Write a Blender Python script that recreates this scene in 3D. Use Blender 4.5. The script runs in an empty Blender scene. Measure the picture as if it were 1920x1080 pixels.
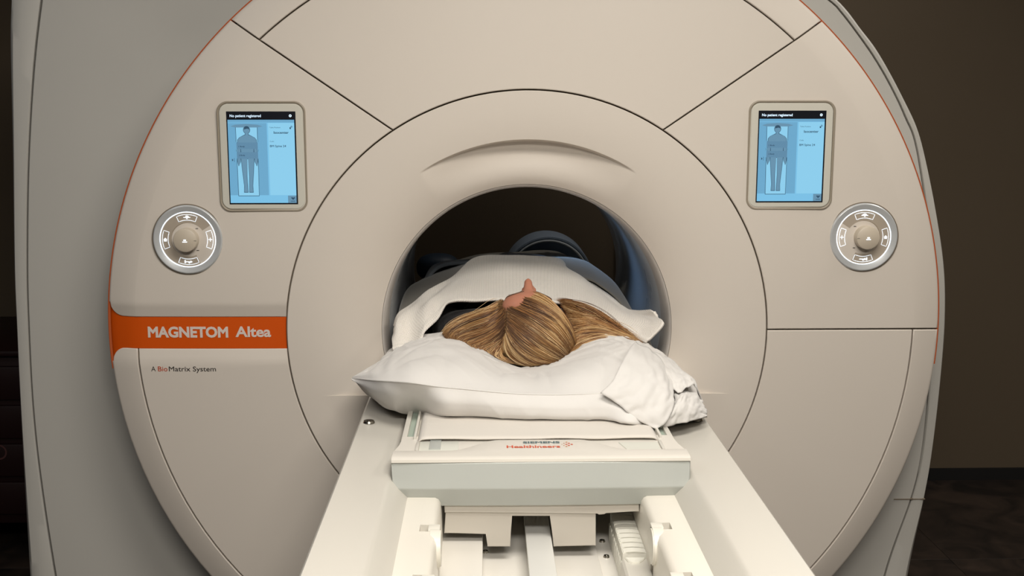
import bpy, bmesh, math, random
from math import sin, cos, pi, radians, sqrt, atan2, hypot, asin
from mathutils import Vector, Matrix, noise
random.seed(7)
C = bpy.context.scene.collection
S = bpy.context.scene
A = 1.08                      # height of the bore axis above the floor; coordinates below are relative to the axis
# ------------------------------------------------------------------ camera, light, exposure
RX = Vector((0.999705, -0.0242855, 0.0001795)); UP = Vector((0.0037475, 0.161559, 0.986856)); FW = Vector((0.0239953, 0.986564, -0.161602))
CAM = Vector((-0.10086, -2.60147, 0.53621)); F = 2100.0
cd = bpy.data.cameras.new('camera'); cam = bpy.data.objects.new('camera', cd); C.objects.link(cam)
cd.sensor_width = 36; cd.lens = F / 1920 * 36; cd.clip_start = .02
cam.matrix_world = Matrix(((RX.x, UP.x, -FW.x, CAM.x), (RX.y, UP.y, -FW.y, CAM.y), (RX.z, UP.z, -FW.z, CAM.z + A), (0, 0, 0, 1)))
S.camera = cam
w = bpy.data.worlds.new('world'); S.world = w; w.use_nodes = True
w.node_tree.nodes['Background'].inputs[0].default_value = (1.0, .93, .85, 1); w.node_tree.nodes['Background'].inputs[1].default_value = .03
S.view_settings.view_transform = 'Standard'; S.view_settings.look = 'None'; S.view_settings.exposure = -.07; S.view_settings.gamma = 1
S.view_settings.use_curve_mapping = False
S.cycles.max_bounces = 8; S.cycles.use_denoising = True

def area(name, loc, target, sx, sy, power, col):
    l = bpy.data.lights.new(name, 'AREA'); l.shape = 'RECTANGLE'; l.size = sx; l.size_y = sy; l.energy = power; l.color = col
    o = bpy.data.objects.new(name, l); C.objects.link(o); o.location = loc
    o.rotation_euler = (Vector(target) - Vector(loc)).to_track_quat('-Z', 'Y').to_euler(); return l
WARM = (1.0, .945, .865)
area('ceiling_lamp_front', (.28, -1.5, 2.76), (.28, -1.5, 0), 1.2, .6, 41, WARM)
area('ceiling_lamp_middle', (.1, -3.2, 2.76), (.1, -3.2, 0), 1.2, .6, 90, WARM)
area('ceiling_lamp_left', (-1.7, -.95, 2.76), (-1.7, -.95, 0), .6, .6, 6, (.95, .97, 1.0))
area('added_fill_right', (1.95, -.25, 2.76), (1.95, -.25, 0), .6, .6, 15, WARM)  # added fill without a known fixture, brightens the right housing strip and rim
area('added_fill_back', (.8, 1.45, 2.76), (.8, 1.45, 0), 1.6, .3, 6, WARM)  # added fill behind the scanner, lifts the far wall and the coil
area('bore_lamp', (0.21, .55, A + .275), (.335, .40, A - .03), .08, .5, .33, (.38, .62, 1.0)).spread = radians(105)

# ------------------------------------------------------------------ helpers
def ray(px, py): return RX * ((px - 960) / F) + UP * ((540 - py) / F) + FW
def atY(px, py, Y):
    d = ray(px, py); return CAM + d * ((Y - CAM.y) / d.y)
def atZ(px, py, Z):
    d = ray(px, py); return CAM + d * ((Z - CAM.z) / d.z)

MATS = {}
def srgb(c): return tuple(((v / 255) / 12.92 if v / 255 <= .04045 else ((v / 255 + .055) / 1.055) ** 2.4) for v in c)
def mat(name, col, rough=.5, metal=0, coat=0, bump=0, bscale=200, emit=None, estr=0, var=0, vscale=4, lin=False, sheen=0):
    if name in MATS: return MATS[name]
    m = bpy.data.materials.new(name); m.use_nodes = True; nt = m.node_tree; b = nt.nodes['Principled BSDF']
    c = col if lin else srgb(col)
    b.inputs['Base Color'].default_value = (*c, 1); b.inputs['Roughness'].default_value = rough; b.inputs['Metallic'].default_value = metal
    b.inputs['Coat Weight'].default_value = coat; b.inputs['Sheen Weight'].default_value = sheen
    if emit: b.inputs['Emission Color'].default_value = (*srgb(emit), 1); b.inputs['Emission Strength'].default_value = estr
    tc = nt.nodes.new('ShaderNodeTexCoord')
    n = nt.nodes.new('ShaderNodeTexNoise'); n.inputs['Scale'].default_value = vscale; n.inputs['Detail'].default_value = 6
    nt.links.new(tc.outputs['Object'], n.inputs['Vector'])
    mr = nt.nodes.new('ShaderNodeMapRange'); nt.links.new(n.outputs[0], mr.inputs[0])
    mr.inputs[1].default_value = .3; mr.inputs[2].default_value = .7
    mr.inputs[3].default_value = max(.02, rough - .04); mr.inputs[4].default_value = min(1, rough + .04)
    nt.links.new(mr.outputs[0], b.inputs['Roughness'])
    if var:
        mx = nt.nodes.new('ShaderNodeMix'); mx.data_type = 'RGBA'; mx.inputs[6].default_value = (*[v * (1 - var) for v in c], 1); mx.inputs[7].default_value = (*[min(1, v * (1 + var)) for v in c], 1)
        nt.links.new(n.outputs[0], mx.inputs[0]); nt.links.new(mx.outputs[2], b.inputs['Base Color'])
    if bump:
        n2 = nt.nodes.new('ShaderNodeTexNoise'); n2.inputs['Scale'].default_value = bscale; n2.inputs['Detail'].default_value = 3
        nt.links.new(tc.outputs['Object'], n2.inputs['Vector'])
        bp = nt.nodes.new('ShaderNodeBump'); bp.inputs['Strength'].default_value = bump; bp.inputs['Distance'].default_value = .002
        nt.links.new(n2.outputs[0], bp.inputs['Height']); nt.links.new(bp.outputs[0], b.inputs['Normal'])
    MATS[name] = m; return m

COVER = mat('cover_paint', (213, 204, 193), .5, bump=.05, bscale=900)
BODY = mat('housing_paint', (189, 186, 179), .42, bump=.05, bscale=900)
ORANGE = mat('orange_paint', (214, 84, 8), .4, coat=.1)
DARKGAP = mat('joint_rubber', (120, 108, 92), .8)  # own dark tone of the joint rubber
TABLE = mat('table_plastic', (205, 201, 192), .38, coat=.1, bump=.04, bscale=900)
TOPP = mat('tabletop_plastic', (220, 215, 206), .38, coat=.1)
WELL = mat('well_plastic', (228, 224, 216), .4)
GREYP = mat('grey_plastic', (174, 177, 172), .42, coat=.1)
LGREY = mat('light_grey_plastic', (212, 212, 202), .45)
BLACKP = mat('black_rubber', (16, 15, 15), .7)
STEEL = mat('steel', (190, 185, 175), .25, metal=1)
TUBE = mat('bore_liner', (196, 200, 204), .3, coat=.3)
BEZ = mat('display_bezel', (205, 202, 190), .4)
GLOW = mat('glow_line', (250, 253, 255), .5, emit=(225, 240, 255), estr=.95)
SILV = mat('silver_ring', (200, 202, 203), .3, metal=.25)
FACE = mat('dial_face', (172, 160, 145), .45)
KNOB = mat('knob_plastic', (196, 184, 166), .45)
SCR = mat('screen_cyan', (20, 40, 50), .3, emit=(128, 198, 236), estr=.95)
SCR2 = mat('screen_light', (20, 40, 50), .3, emit=(146, 212, 244), estr=.95)
SCR3 = mat('screen_dim', (20, 40, 50), .3, emit=(112, 172, 208), estr=.95)
FIG = mat('screen_figure', (20, 30, 40), .3, emit=(110, 154, 182), estr=.9)
BANDM = mat('screen_band', (20, 30, 40), .3, emit=(102, 146, 176), estr=.9)
FIGD = mat('screen_line', (20, 30, 40), .3, emit=(50, 82, 106), estr=.9)
SCRK = mat('screen_black', (12, 14, 20), .3, emit=(10, 12, 20), estr=.5)
SCRW = mat('screen_white', (200, 220, 240), .3, emit=(200, 225, 245), estr=.9)
INKW = mat('white_lettering', (222, 208, 198), .5)
INKD = mat('dark_lettering', (52, 48, 46), .5)
INKR = mat('red_lettering', (186, 72, 40), .5)
INKG = mat('petrol_lettering', (70, 98, 104), .5)
INKO = mat('orange_red_lettering', (206, 92, 62), .5)
INKC = mat('ochre_dots', (196, 132, 78), .5)

KIDS = {}
def mk(name, me, parent=None, mats=(), smooth=True, sharp=35):
    for m in mats: me.materials.append(m)
    if smooth:
        me.polygons.foreach_set('use_smooth', [True] * len(me.polygons))
        me.set_sharp_from_angle(angle=radians(sharp))
    o = bpy.data.objects.new(name, me); C.objects.link(o)
    off = Vector((0, 0, A))
    if parent is not None:
        o.parent = parent
        r = Vector((0, 0, 0)); p = parent
        while p is not None: r += p.location; p = p.parent
        me.transform(Matrix.Translation(off - r))
    else:
        me.transform(Matrix.Translation(off))
    return o
def mesh(vs, fs, mi=None):
    me = bpy.data.meshes.new('mesh'); me.from_pydata([tuple(v) for v in vs], [], fs)
    if mi: me.polygons.foreach_set('material_index', mi)
    me.update(); return me
def root(name, label, cat, loc=(0, 0, 0), group=None):
    o = bpy.data.objects.new(name, None); C.objects.link(o); o.location = (loc[0], loc[1], loc[2] + A); o.empty_display_size = .1
    o['label'] = label; o['category'] = cat
    if group: o['group'] = group
    return o
def part(name, parent, loc=(0, 0, 0)):
    o = bpy.data.objects.new(name, None); C.objects.link(o); o.parent = parent
    r = Vector((0, 0, 0)); p = parent
    while p is not None: r += p.location; p = p.parent
    o.location = Vector((loc[0], loc[1], loc[2] + A)) - r; o.empty_display_size = .05; return o
def tag(o, label=None, cat=None, group=None, kind=None):
    if label: o['label'] = label
    if cat: o['category'] = cat
    if group: o['group'] = group
    if kind: o['kind'] = kind
    return o
def bm_me(bm):
    bmesh.ops.recalc_face_normals(bm, faces=bm.faces[:])
    me = bpy.data.meshes.new('mesh'); bm.to_mesh(me); bm.free(); return me
def add_box(bm, x0, x1, y0, y1, z0, z1, bev=0, seg=2, mi=0):
    r = bmesh.ops.create_cube(bm, size=1); vs = r['verts']
    for v in vs: v.co = Vector((x0 + (v.co.x + .5) * (x1 - x0), y0 + (v.co.y + .5) * (y1 - y0), z0 + (v.co.z + .5) * (z1 - z0)))
    fs = {f for v in vs for f in v.link_faces}
    for f in fs: f.material_index = mi
    if bev:
        es = list({e for v in vs for e in v.link_edges})
        bmesh.ops.bevel(bm, geom=es, offset=bev, segments=seg, affect='EDGES', profile=.5)
def box(name, parent, b, m, bev=.002, seg=2):
    bm = bmesh.new(); add_box(bm, *b, bev=bev, seg=seg); return mk(name, bm_me(bm), parent, [m])
def extrude_poly(bm, pts, y0, y1, bev=0, seg=2, axis='y', mi=0, back=True):
    """pts: outline in (x,z) (axis y) or (y,z) (axis x) or (x,y) (axis z)"""
    def P(p, t):
        if axis == 'y': return (p[0], t, p[1])
        if axis == 'x': return (t, p[0], p[1])
        return (p[0], p[1], t)
    a = [bm.verts.new(P(p, y0)) for p in pts]; b = [bm.verts.new(P(p, y1)) for p in pts]
    fs = [bm.faces.new(a)]
    if back: fs.append(bm.faces.new(b[::-1]))
    n = len(pts)
    for i in range(n): fs.append(bm.faces.new((a[i], b[i], b[(i + 1) % n], a[(i + 1) % n])))
    for f in fs: f.material_index = mi
    if bev:
        bmesh.ops.bevel(bm, geom=list({e for v in a for e in v.link_edges if (e.verts[0] in a and e.verts[1] in a)}), offset=bev, segments=seg, affect='EDGES')
def lathe_y(prof, n=64, cx=0, cz=0, a0=0, a1=2 * pi, closed=True):
    """prof: (r, y) list, revolved about the y axis through (cx,cz)"""
    vs = []; fs = []; m = len(prof); N = n if closed else n + 1
    for i in range(N):
        t = a0 + (a1 - a0) * i / n
        for r, y in prof: vs.append((cx + r * cos(t), y, cz + r * sin(t)))
    for i in range(n):
        j = (i + 1) % N if closed else i + 1
        for k in range(m - 1): fs.append((i * m + k, i * m + k + 1, j * m + k + 1, j * m + k))
    return mesh(vs, fs)
def rr(w, h, r, n=6, cx=0, cz=0):
    pts = []
    for (sx, sz, a0) in ((1, 1, 0), (-1, 1, pi / 2), (-1, -1, pi), (1, -1, 3 * pi / 2)):
        for i in range(n + 1):
            a = a0 + pi / 2 * i / n; pts.append((cx + sx * (w / 2 - r) + r * cos(a), cz + sz * (h / 2 - r) + r * sin(a)))
    return pts
_fc = {}
def text_polys(s, size, x, y, z, bold=0, width=None, plane='xz'):
    cu = bpy.data.curves.new('t', 'FONT'); cu.body = s; cu.size = size; cu.bevel_depth = bold; cu.bevel_resolution = 0; cu.resolution_u = 3
    o = bpy.data.objects.new('t', cu); C.objects.link(o); bpy.context.view_layer.update()
    me = bpy.data.meshes.new_from_object(o.evaluated_get(bpy.context.evaluated_depsgraph_get()))
    bpy.data.objects.remove(o); bpy.data.curves.remove(cu)
    vs = [v.co.copy() for v in me.vertices]; fs = [tuple(p.vertices) for p in me.polygons]; bpy.data.meshes.remove(me)
    xm = min(v.x for v in vs); xM = max(v.x for v in vs); k = (width / (xM - xm)) if width else 1
    out = []
    for v in vs:
        if plane == 'xz': out.append((x + (v.x - xm) * k, y - v.z * .06, z + v.y))
        else: out.append((x + (v.x - xm) * k, y + v.y, z + v.z * .06))
    return out, fs
class Flat:
    """flat print: thin shapes collected in one mesh with several inks"""
    def __init__(s): s.v = []; s.f = []; s.m = []; s.mats = []
    def mi(s, m):
        if m not in s.mats: s.mats.append(m)
        return s.mats.index(m)
    def poly(s, pts, m):
        b = len(s.v); s.v += pts; s.f.append(tuple(range(b, b + len(pts)))); s.m.append(s.mi(m))
    def rect(s, x0, x1, z0, z1, y, m): s.poly([(x0, y, z0), (x1, y, z0), (x1, y, z1), (x0, y, z1)], m)
    def text(s, t, size, x, y, z, m, bold=0, width=None, plane='xz'):
        v, f = text_polys(t, size, x, y, z, bold, width, plane); b = len(s.v); s.v += v
        for q in f: s.f.append(tuple(b + i for i in q)); s.m.append(s.mi(m))
    def drape(s, fn):
        s.v = [(p[0], p[1] + fn(p[0], p[2]), p[2]) for p in s.v]
    def build(s, name, parent): return mk(name, mesh(s.v, s.f, s.m), parent, s.mats, smooth=False)
def interp(x, pts):
    if x <= pts[0][0]: return pts[0][1]
    for a, b in zip(pts, pts[1:]):
        if x <= b[0]: return a[1] + (b[1] - a[1]) * (x - a[0]) / (b[0] - a[0])
    return pts[-1][1]
def sm(a, b, x):
    t = max(0, min(1, (x - a) / (b - a))); return t * t * (3 - 2 * t)
def catmull(pts, n):
    """n+1 samples of a Catmull-Rom curve through pts, even in parameter"""
    P = [pts[0] * 2 - pts[1]] + list(pts) + [pts[-1] * 2 - pts[-2]]; out = []; m = len(pts) - 1
    for i in range(n + 1):
        t = i / n * m; k = min(int(t), m - 1); t -= k
        a, b, c, d = P[k:k + 4]
        out.append(.5 * ((2 * b) + (c - a) * t + (2 * a - 5 * b + 4 * c - d) * t * t + (3 * b - a - 3 * c + d) * t ** 3))
    return out
def loft(rows, nu, nv, disp=None):
    R = [catmull([Vector(p) for p in r], nu) for r in rows]
    cols = [catmull([R[k][i] for k in range(len(R))], nv) for i in range(nu + 1)]
    g = [[cols[i][j] for i in range(nu + 1)] for j in range(nv + 1)]
    if disp:
        h = [[None] * (nu + 1) for _ in range(nv + 1)]
        for j in range(nv + 1):
            for i in range(nu + 1):
                a = g[j][min(i + 1, nu)] - g[j][max(i - 1, 0)]; b = g[min(j + 1, nv)][i] - g[max(j - 1, 0)][i]
                n = a.cross(b); n = n.normalized() if n.length > 1e-9 else Vector((0, 0, 1))
                h[j][i] = g[j][i] + n * disp(i / nu, j / nv, g[j][i])
        g = h
    vs = [p for r in g for p in r]; W = nu + 1
    fs = [(j * W + i, j * W + i + 1, (j + 1) * W + i + 1, (j + 1) * W + i) for j in range(nv) for i in range(nu)]
    return mesh(vs, fs)
def solid(o, t, off=-1):
    m = o.modifiers.new('thickness', 'SOLIDIFY'); m.thickness = t; m.offset = off; return o

# ------------------------------------------------------------------ the room
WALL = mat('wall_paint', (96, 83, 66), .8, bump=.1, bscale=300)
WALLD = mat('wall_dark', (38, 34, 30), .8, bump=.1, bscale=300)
def slab(name, b, m, kind='structure'):
    o = box(name, None, b, m, bev=0); o['kind'] = kind; return o
slab('wall_back', (-4, 4, 2.05, 2.15, -A, 1.75), WALL)
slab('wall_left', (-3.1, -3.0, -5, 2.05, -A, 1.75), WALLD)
slab('wall_right', (3.4, 3.5, -5, 2.05, -A, 1.75), WALL)
slab('ceiling', (-3.1, 3.5, -5, 2.15, 1.75, 1.85), mat('ceiling_paint', (150, 145, 138), .9))
bz = atY(1800, 880, 2.03)
slab('baseboard_back', (-3.0, 3.4, 2.035, 2.05, -A, bz.z), BLACKP)
slab('baseboard_right', (3.385, 3.4, -5, 2.035, -A, bz.z), BLACKP)
# dark doorway frame seen through the bore
b0 = slab('trim_1', (.46, 1.1, 2.02, 2.05, -A + .1, 1.1), mat('door_panel_dark', (44, 38, 34), .7))
# floor: large dark slate vinyl planks
fm = bpy.data.materials.new('floor_slate'); fm.use_nodes = True; nt = fm.node_tree; bs = nt.nodes['Principled BSDF']
tc = nt.nodes.new('ShaderNodeTexCoord'); n1 = nt.nodes.new('ShaderNodeTexNoise'); n1.inputs['Scale'].default_value = 5; n1.inputs['Detail'].default_value = 12; n1.inputs['Distortion'].default_value = 1.2
nt.links.new(tc.outputs['Object'], n1.inputs['Vector'])
cr = nt.nodes.new('ShaderNodeValToRGB'); cr.color_ramp.elements[0].color = (*srgb((30, 25, 22)), 1); cr.color_ramp.elements[0].position = .35
cr.color_ramp.elements[1].color = (*srgb((66, 54, 46)), 1); cr.color_ramp.elements[1].position = .7
nt.links.new(n1.outputs[0], cr.inputs[0]); nt.links.new(cr.outputs[0], bs.inputs['Base Color']); bs.inputs['Roughness'].default_value = .5
bp = nt.nodes.new('ShaderNodeBump'); bp.inputs['Strength'].default_value = .4; bp.inputs['Distance'].default_value = .004
nt.links.new(n1.outputs[0], bp.inputs['Height']); nt.links.new(bp.outputs[0], bs.inputs['Normal'])
flo = slab('floor', (-3.1, 3.5, -5, 2.15, -A - .08, -A - .004), fm)
bmT = bmesh.new(); add_box(bmT, 0, .9125, 0, .9125, -.004, 0, bev=.0005, seg=1); tile0 = bm_me(bmT); tile0.materials.append(fm)
for ix in range(7):
    for iy in range(7):
        o = bpy.data.objects.new('tile', tile0); C.objects.link(o); o.parent = flo; o.location = (-3.0 + ix * .914, -4.3 + iy * .914, 0)

# ------------------------------------------------------------------ the scanner
scanner = root('mri_scanner', 'large white MRI scanner with round front cover, wide bore and orange name band', 'MRI scanner', (0, .5, -A))
R0, RC, R1 = .57, .924, .995
def ypf(r):                                   # depth of the front cover over radius
    return .008 * max(0, (r - R0) / (RC - R0)) ** 2 + (.021 * ((r - RC) / (R1 - RC)) ** 1.3 if r > RC else 0)
def panel(name, r0, r1, za, zb, nr, nt, mirror=False, extra=None, parent=scanner, m=COVER, g=.0018, edge_y=.010, yoff=0, rl=None, tl=None):
    """cover panel between radii r0,r1 and boundary angles za(r) > zb(r); slab with rounded, returning edges"""
    e = .0016
    rs = [(r0 + g, edge_y), (r0 + g, e), (r0 + g + e, 0)] + [(r, 0) for r in (rl or [r0 + (r1 - r0) * i / nr for i in range(1, nr)])] + [(r1 - g - e, 0), (r1 - g, e), (r1 - g, edge_y)]
    if r1 >= R1 - 1e-4: rs[-3:] = [(r1 - .004, .0), (r1 - .0012, .0018), (r1, .0045), (r1 - .001, .008)]
    ts = [(0, edge_y, g), (0, e, g), (0, 0, g + e)] + [(t, 0, 0) for t in (tl or [i / nt for i in range(1, nt)])] + [(1, 0, -g - e), (1, e, -g), (1, edge_y, -g)]
    vs = []
    for r, dy in rs:
        a, b = za(r), zb(r)
        for t, dy2, sh in ts:
            th = a + (b - a) * t - sh / r
            x, z = r * cos(th), r * sin(th)
            y = ypf(r) + max(dy, dy2) + yoff + (extra(x, z, r) if extra else 0)
            vs.append((-x if mirror else x, y, z))
    W = len(ts); fs = []
    for i in range(len(rs) - 1):
        for j in range(W - 1):
            q = (i * W + j, i * W + j + 1, (i + 1) * W + j + 1, (i + 1) * W + j); fs.append(q if mirror else q[::-1])
    me = mesh(vs, fs); return mk(name, me, parent, [m])
def diag(r):                                   # angle of the slanted joint (right side)
    pts = [(.57, 57.0), (.75, 51.8), (.916, 48.3), (.995, 47.0)]
    return radians(interp(r, pts))
# straight line through the corner points gives the exact angle
def diag(r):
    ax, az, bx, bz_ = .312, .4785, .6755, .725
    t = 0
    lo, hi = -.3, 1.3
    for _ in range(30):
        t = (lo + hi) / 2
        if hypot(ax + (bx - ax) * t, az + (bz_ - az) * t) < r: lo = t
        else: hi = t
    return atan2(az + (bz_ - az) * t, ax + (bx - ax) * t)
panel('top_cover_panel', R0, .915, lambda r: pi - diag(r), lambda r: diag(r), 14, 60)
panel('top_rim_panel', .915, R1, lambda r: pi - diag(r), lambda r: diag(r), 8, 80)
HALF = .007
dens = [1 - (1 - i / 50) ** 1.0 for i in range(1, 50)]
rlB = [.59 + .334 * i / 14 for i in range(15)] + [.928, .935, .943, .95, .957, .964, .97, .975, .98, .984, .988]
panel('upper_cover_panel', R0, R1, lambda r: diag(r), lambda r: asin((HALF - .2 * ypf(r)) / r), 10, 40, rl=rlB)
def cor(r):                                    # rounded outer corner next to the name band
    c = .034; d = r - (R1 - c - .004)
    return 0 if d <= 0 else c - sqrt(max(0, c * c - min(d, c) ** 2))
ZT, ZB = .040, -.033
def lip(x, z, r):                              # the sheet steps back where it turns into the band recess
    if z >= 0: return .0078 * max(0, min(1, (ZT + .033 - z) / .033))
    return .0078 * max(0, min(1, (z - (ZB - .033)) / .033))
tlu = [i / 40 * .9 for i in range(1, 41)] + [.92, .935, .945, .955, .965, .975, .985, .992]
panel('upper_cover_panel', R0, R1, lambda r: diag(r), lambda r: asin((ZT + cor(r)) / r), 10, 0, mirror=True, extra=lip, rl=rlB, tl=tlu)
low_t = [.008, .015, .025, .035, .045, .055, .065, .08] + [.1 + i * .03 for i in range(30)]
END = -radians(90)
panel('lower_cover_panel', R0, RC, lambda r: asin((HALF - .2 * ypf(r)) / r), lambda r: END, 10, 40)
panel('lower_rim_panel', RC, R1, lambda r: asin((HALF - .2 * ypf(r)) / r), lambda r: END, 8, 60)
panel('lower_cover_panel', R0, RC, lambda r: asin(ZB / r), lambda r: END, 10, 0, mirror=True, extra=lip, tl=low_t)
panel('lower_rim_panel', RC, R1, lambda r: asin((ZB - cor(r)) / r), lambda r: END, 8, 0, mirror=True, extra=lip, tl=low_t, rl=[.93, .94, .95, .957, .964, .97, .975, .98, .984, .988])
# name band
band = panel('name_band', R0, R1 + .0005, lambda r: asin((ZT + .005 + cor(r) * 1.4) / r), lambda r: -asin((-ZB + .004 + cor(r) * 1.4) / r), 20, 12, mirror=True, m=ORANGE, yoff=.0088)
fl = Flat()
fl.text('MAGNETOM', .0345, -.8985, -.0006, -.0065, INKW, bold=.0014, width=.190)
fl.text('Altea', .0345, -.6915, -.0006, -.0055, INKW, bold=.0010, width=.084)
fl.drape(lambda x, z: ypf(hypot(x, z)) + .0088)
tl_ = fl.build('name_lettering', band)
fl = Flat()
fl.text('A', .0168, -.8925, -.0005, -.0875, INKD, width=.0105)
fl.text('Bio', .0168, -.8765, -.0005, -.0875, INKR, bold=.0001, width=.0228)
fl.text('Matrix System', .0168, -.8505, -.0005, -.0875, INKD, bold=.0001, width=.1115)
fl.drape(lambda x, z: ypf(hypot(x, z)))
slo = fl.build('slogan_lettering', scanner)
# dark backing seen in the joints
mk('joint_backing', lathe_y([(.545, .02)] + [(r_, ypf(r_) + .0130) for r_ in [.56 + .0105 * k for k in range(41)]] + [(.985, .06)], 160), scanner, [DARKGAP])
mk('cover_side_ring', lathe_y([(R1 - .004, .044), (R1 - .004, .09), (.975, .10), (.965, .24)], 160), scanner, [BODY])
mk('orange_rim_trim', lathe_y([(.9915, .0365), (R1 + .0008, .0345), (R1 + .0022, .0350), (R1 + .0024, .0385), (R1 + .0005, .0410), (.985, .0415)], 160, a0=radians(-5), a1=radians(185), closed=False), scanner, [mat('trim_orange', (172, 80, 32), .5)])

# funnel ring around the bore
RE = .457
def fy(x, z, r, th, above):
    f = .053 * max(0, (.57 - r) / .22) ** 2.9
    # eyebrow recess
    wv = max(0, 1 - ((th - pi / 2) / radians(33.5)) ** 2) if abs(th - pi / 2) < radians(33.5) else 0
    if r < RE: f += .032 * wv * sm(RE, RE - .005, r) * (1 - sm(RE - .02, .36, r))
    if z < 0 and not above: f = min(f, .0015 + .02 * max(0, (.37 - r) / .02) ** 2 * (1 if r < .37 else 0))
    return f
rl = [.3505, .352, .355, .36, .366, .372, .378, .385, .392, .40, .408, .416, .424, .432, .44, .446, .45, .4515, .453, .4545, .456, .457, .4585, .461, .466, .473, .481, .49, .50, .51, .52, .53, .54, .55, .56, R0 - .0034]
vs = []; fs = []
ZL = -.149
def ledge_th(r): return asin(max(-1, ZL / r))
N1, N2 = 300, 120
ang = [('t', i / N1) for i in range(N1 + 1)] + [('b', i / N2) for i in range(N2 + 1)]
def emit_row(r, dy):
    row = []
    for k, t in ang:
        a = ledge_th(r)
        if k == 't': th = a + (pi - 2 * a) * t
        else: th = pi - a + (pi + 2 * a) * t
        x, z = r * cos(th), r * sin(th)
        tt = th if th <= pi * 1.5 else th - 2 * pi
        row.append((x, fy(x, z, r, tt, k == 't') + dy, z))
    return row
rows = [emit_row(.3505, .02)] + [emit_row(r, 0) for r in rl] + [emit_row(R0 - .0018, .0016), emit_row(R0 - .0018, .010)]
W = len(ang)
for r in rows: vs += r
for i in range(len(rows) - 1):
    for j in range(W): fs.append((i * W + j, (i + 1) * W + j, (i + 1) * W + (j + 1) % W, i * W + (j + 1) % W))
fun = mk('bore_funnel', mesh(vs, fs), scanner, [COVER], sharp=28)
# lip and bore liner
mk('bore_lip', lathe_y([(.3500, .060), (.3498, .0545), (.3486, .0558), (.3455, .0615), (.3435, .070), (.3415, .083), (.3400, .10), (.3395, .15)], 160), scanner, [mat('lip_plastic', (206, 200, 194), .35, coat=.2)])
mk('bore_liner', lathe_y([(.3395, .15), (.3385, .155), (.3385, .60), (.3370, .605), (.3360, 1.06), (.338, 1.11), (.348, 1.13)], 160), scanner, [TUBE])
mk('rear_funnel', lathe_y([(.348, 1.13), (.35, 1.135), (.362, 1.15), (.40, 1.17), (.46, 1.20), (.60, 1.215)], 160), scanner, [TUBE])

# housing behind the cover
rightE = [(.751, .789), (.838, .713), (.939, .569), (1.003, .423), (1.046, .286), (1.075, .135), (1.088, -.01), (1.086, -.151), (1.074, -.366), (1.063, -.491), (1.033, -.706)]
YH = .20
oR = [(1573, 0), (1617, 54), (1644, 89), (1671, 135), (1698, 187), (1720, 233), (1737, 291), (1757, 384), (1774, 495)]
gR_ = [(1556, 0), (1579, 23), (1609, 62), (1641, 108), (1671, 160), (1698, 217), (1722, 287)]
def bx_(l): return [(atY(a, b, YH).x, atY(a, b, YH).z) for a, b in l]
out = [(1.0, -1.07), (1.033, -.706), (1.063, -.491), (1.076, -.36), (1.086, -.18), (1.088, -.01)] + bx_(oR)[::-1]
outline = out + [(.64, .885), (.47, .965), (.25, 1.02), (0, 1.04), (-.4, 1.05), (-.8, 1.05), (-1.05, 1.03), (-1.19, .97), (-1.236, .87), (-1.247, .784), (-1.256, .684), (-1.267, .44), (-1.284, .136), (-1.289, -.027), (-1.294, -.221), (-1.303, -.682), (-1.31, -1.07)]
op = catmull([Vector((p[0], 0, p[1])) for p in outline], 700)
gro = [(.90, -1.07), (.964, -.706), (1.024, -.49), (1.045, -.36), (1.052, -.18), (1.052, -.01), (1.042, .14)] + bx_(gR_)[::-1] + [(.63, .865), (.45, .94), (.24, .995), (0, 1.01), (-.4, 1.02), (-.78, 1.01), (-.98, .975), (-1.10, .93), (-1.150, .86), (-1.168, .785), (-1.198, .621), (-1.226, .401), (-1.246, .163), (-1.254, 0), (-1.258, -.221), (-1.251, -.42), (-1.23, -.683), (-1.19, -1.07)]
gp = catmull([Vector((p[0], 0, p[1])) for p in gro], 700)
def by_angle(P, n=400):
    c0 = (0, -.05); A_ = [(atan2(p.z - c0[1], p.x) if p.x > 0 or p.z > -.05 else atan2(p.z - c0[1], p.x) + 2 * pi, p) for p in P]
    A_.sort(key=lambda t: t[0]); lo, hi = radians(-46), radians(222); res_ = []
    for i in range(n + 1):
        a = lo + (hi - lo) * i / n; k = 0
        while k < len(A_) - 2 and A_[k + 1][0] < a: k += 1
        (a0, p0_), (a1, p1_) = A_[k], A_[k + 1]; t = (a - a0) / max(1e-6, a1 - a0); t = max(-.5, min(1.5, t)); res_.append(p0_.lerp(p1_, t))
    return res_
op = by_angle(op); gp = by_angle(gp)
def ring_strip(name, rowsf, m):
    vs = []; fs = []
    for row in rowsf: vs += row
    n = len(rowsf[0])
    for i in range(len(rowsf) - 1):
        for j in range(n - 1): fs.append((i * n + j, i * n + j + 1, (i + 1) * n + j + 1, (i + 1) * n + j))
    return mk(name, mesh(vs, fs), scanner, [m])
def towards(p, q, d):
    v = (q - p); return p + v.normalized() * d
RB = .96
def rimrow(t, y):       # t 0 = outer edge, 1 = groove
    return [(op[i].x + (gp[i].x - op[i].x) * t, y, op[i].z + (gp[i].z - op[i].z) * t) for i in range(401)]
ring_strip('housing_shell', [rimrow(0, 1.18), rimrow(0, YH + .03), rimrow(.06, YH + .012), rimrow(.2, YH + .003), rimrow(.5, YH), rimrow(.9, YH + .001), rimrow(.965, YH + .004), rimrow(.965, YH + .02)], BODY)
def inrow(t, y, d=.0025):
    res_ = []
    for i in range(401):
        g_ = gp[i]; c_ = Vector((g_.x * .80, 0, g_.z * .80)); v = (c_ - g_)
        p = g_ + v.normalized() * d + v * t
        res_.append((p.x, y, p.z))
    return res_
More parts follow.
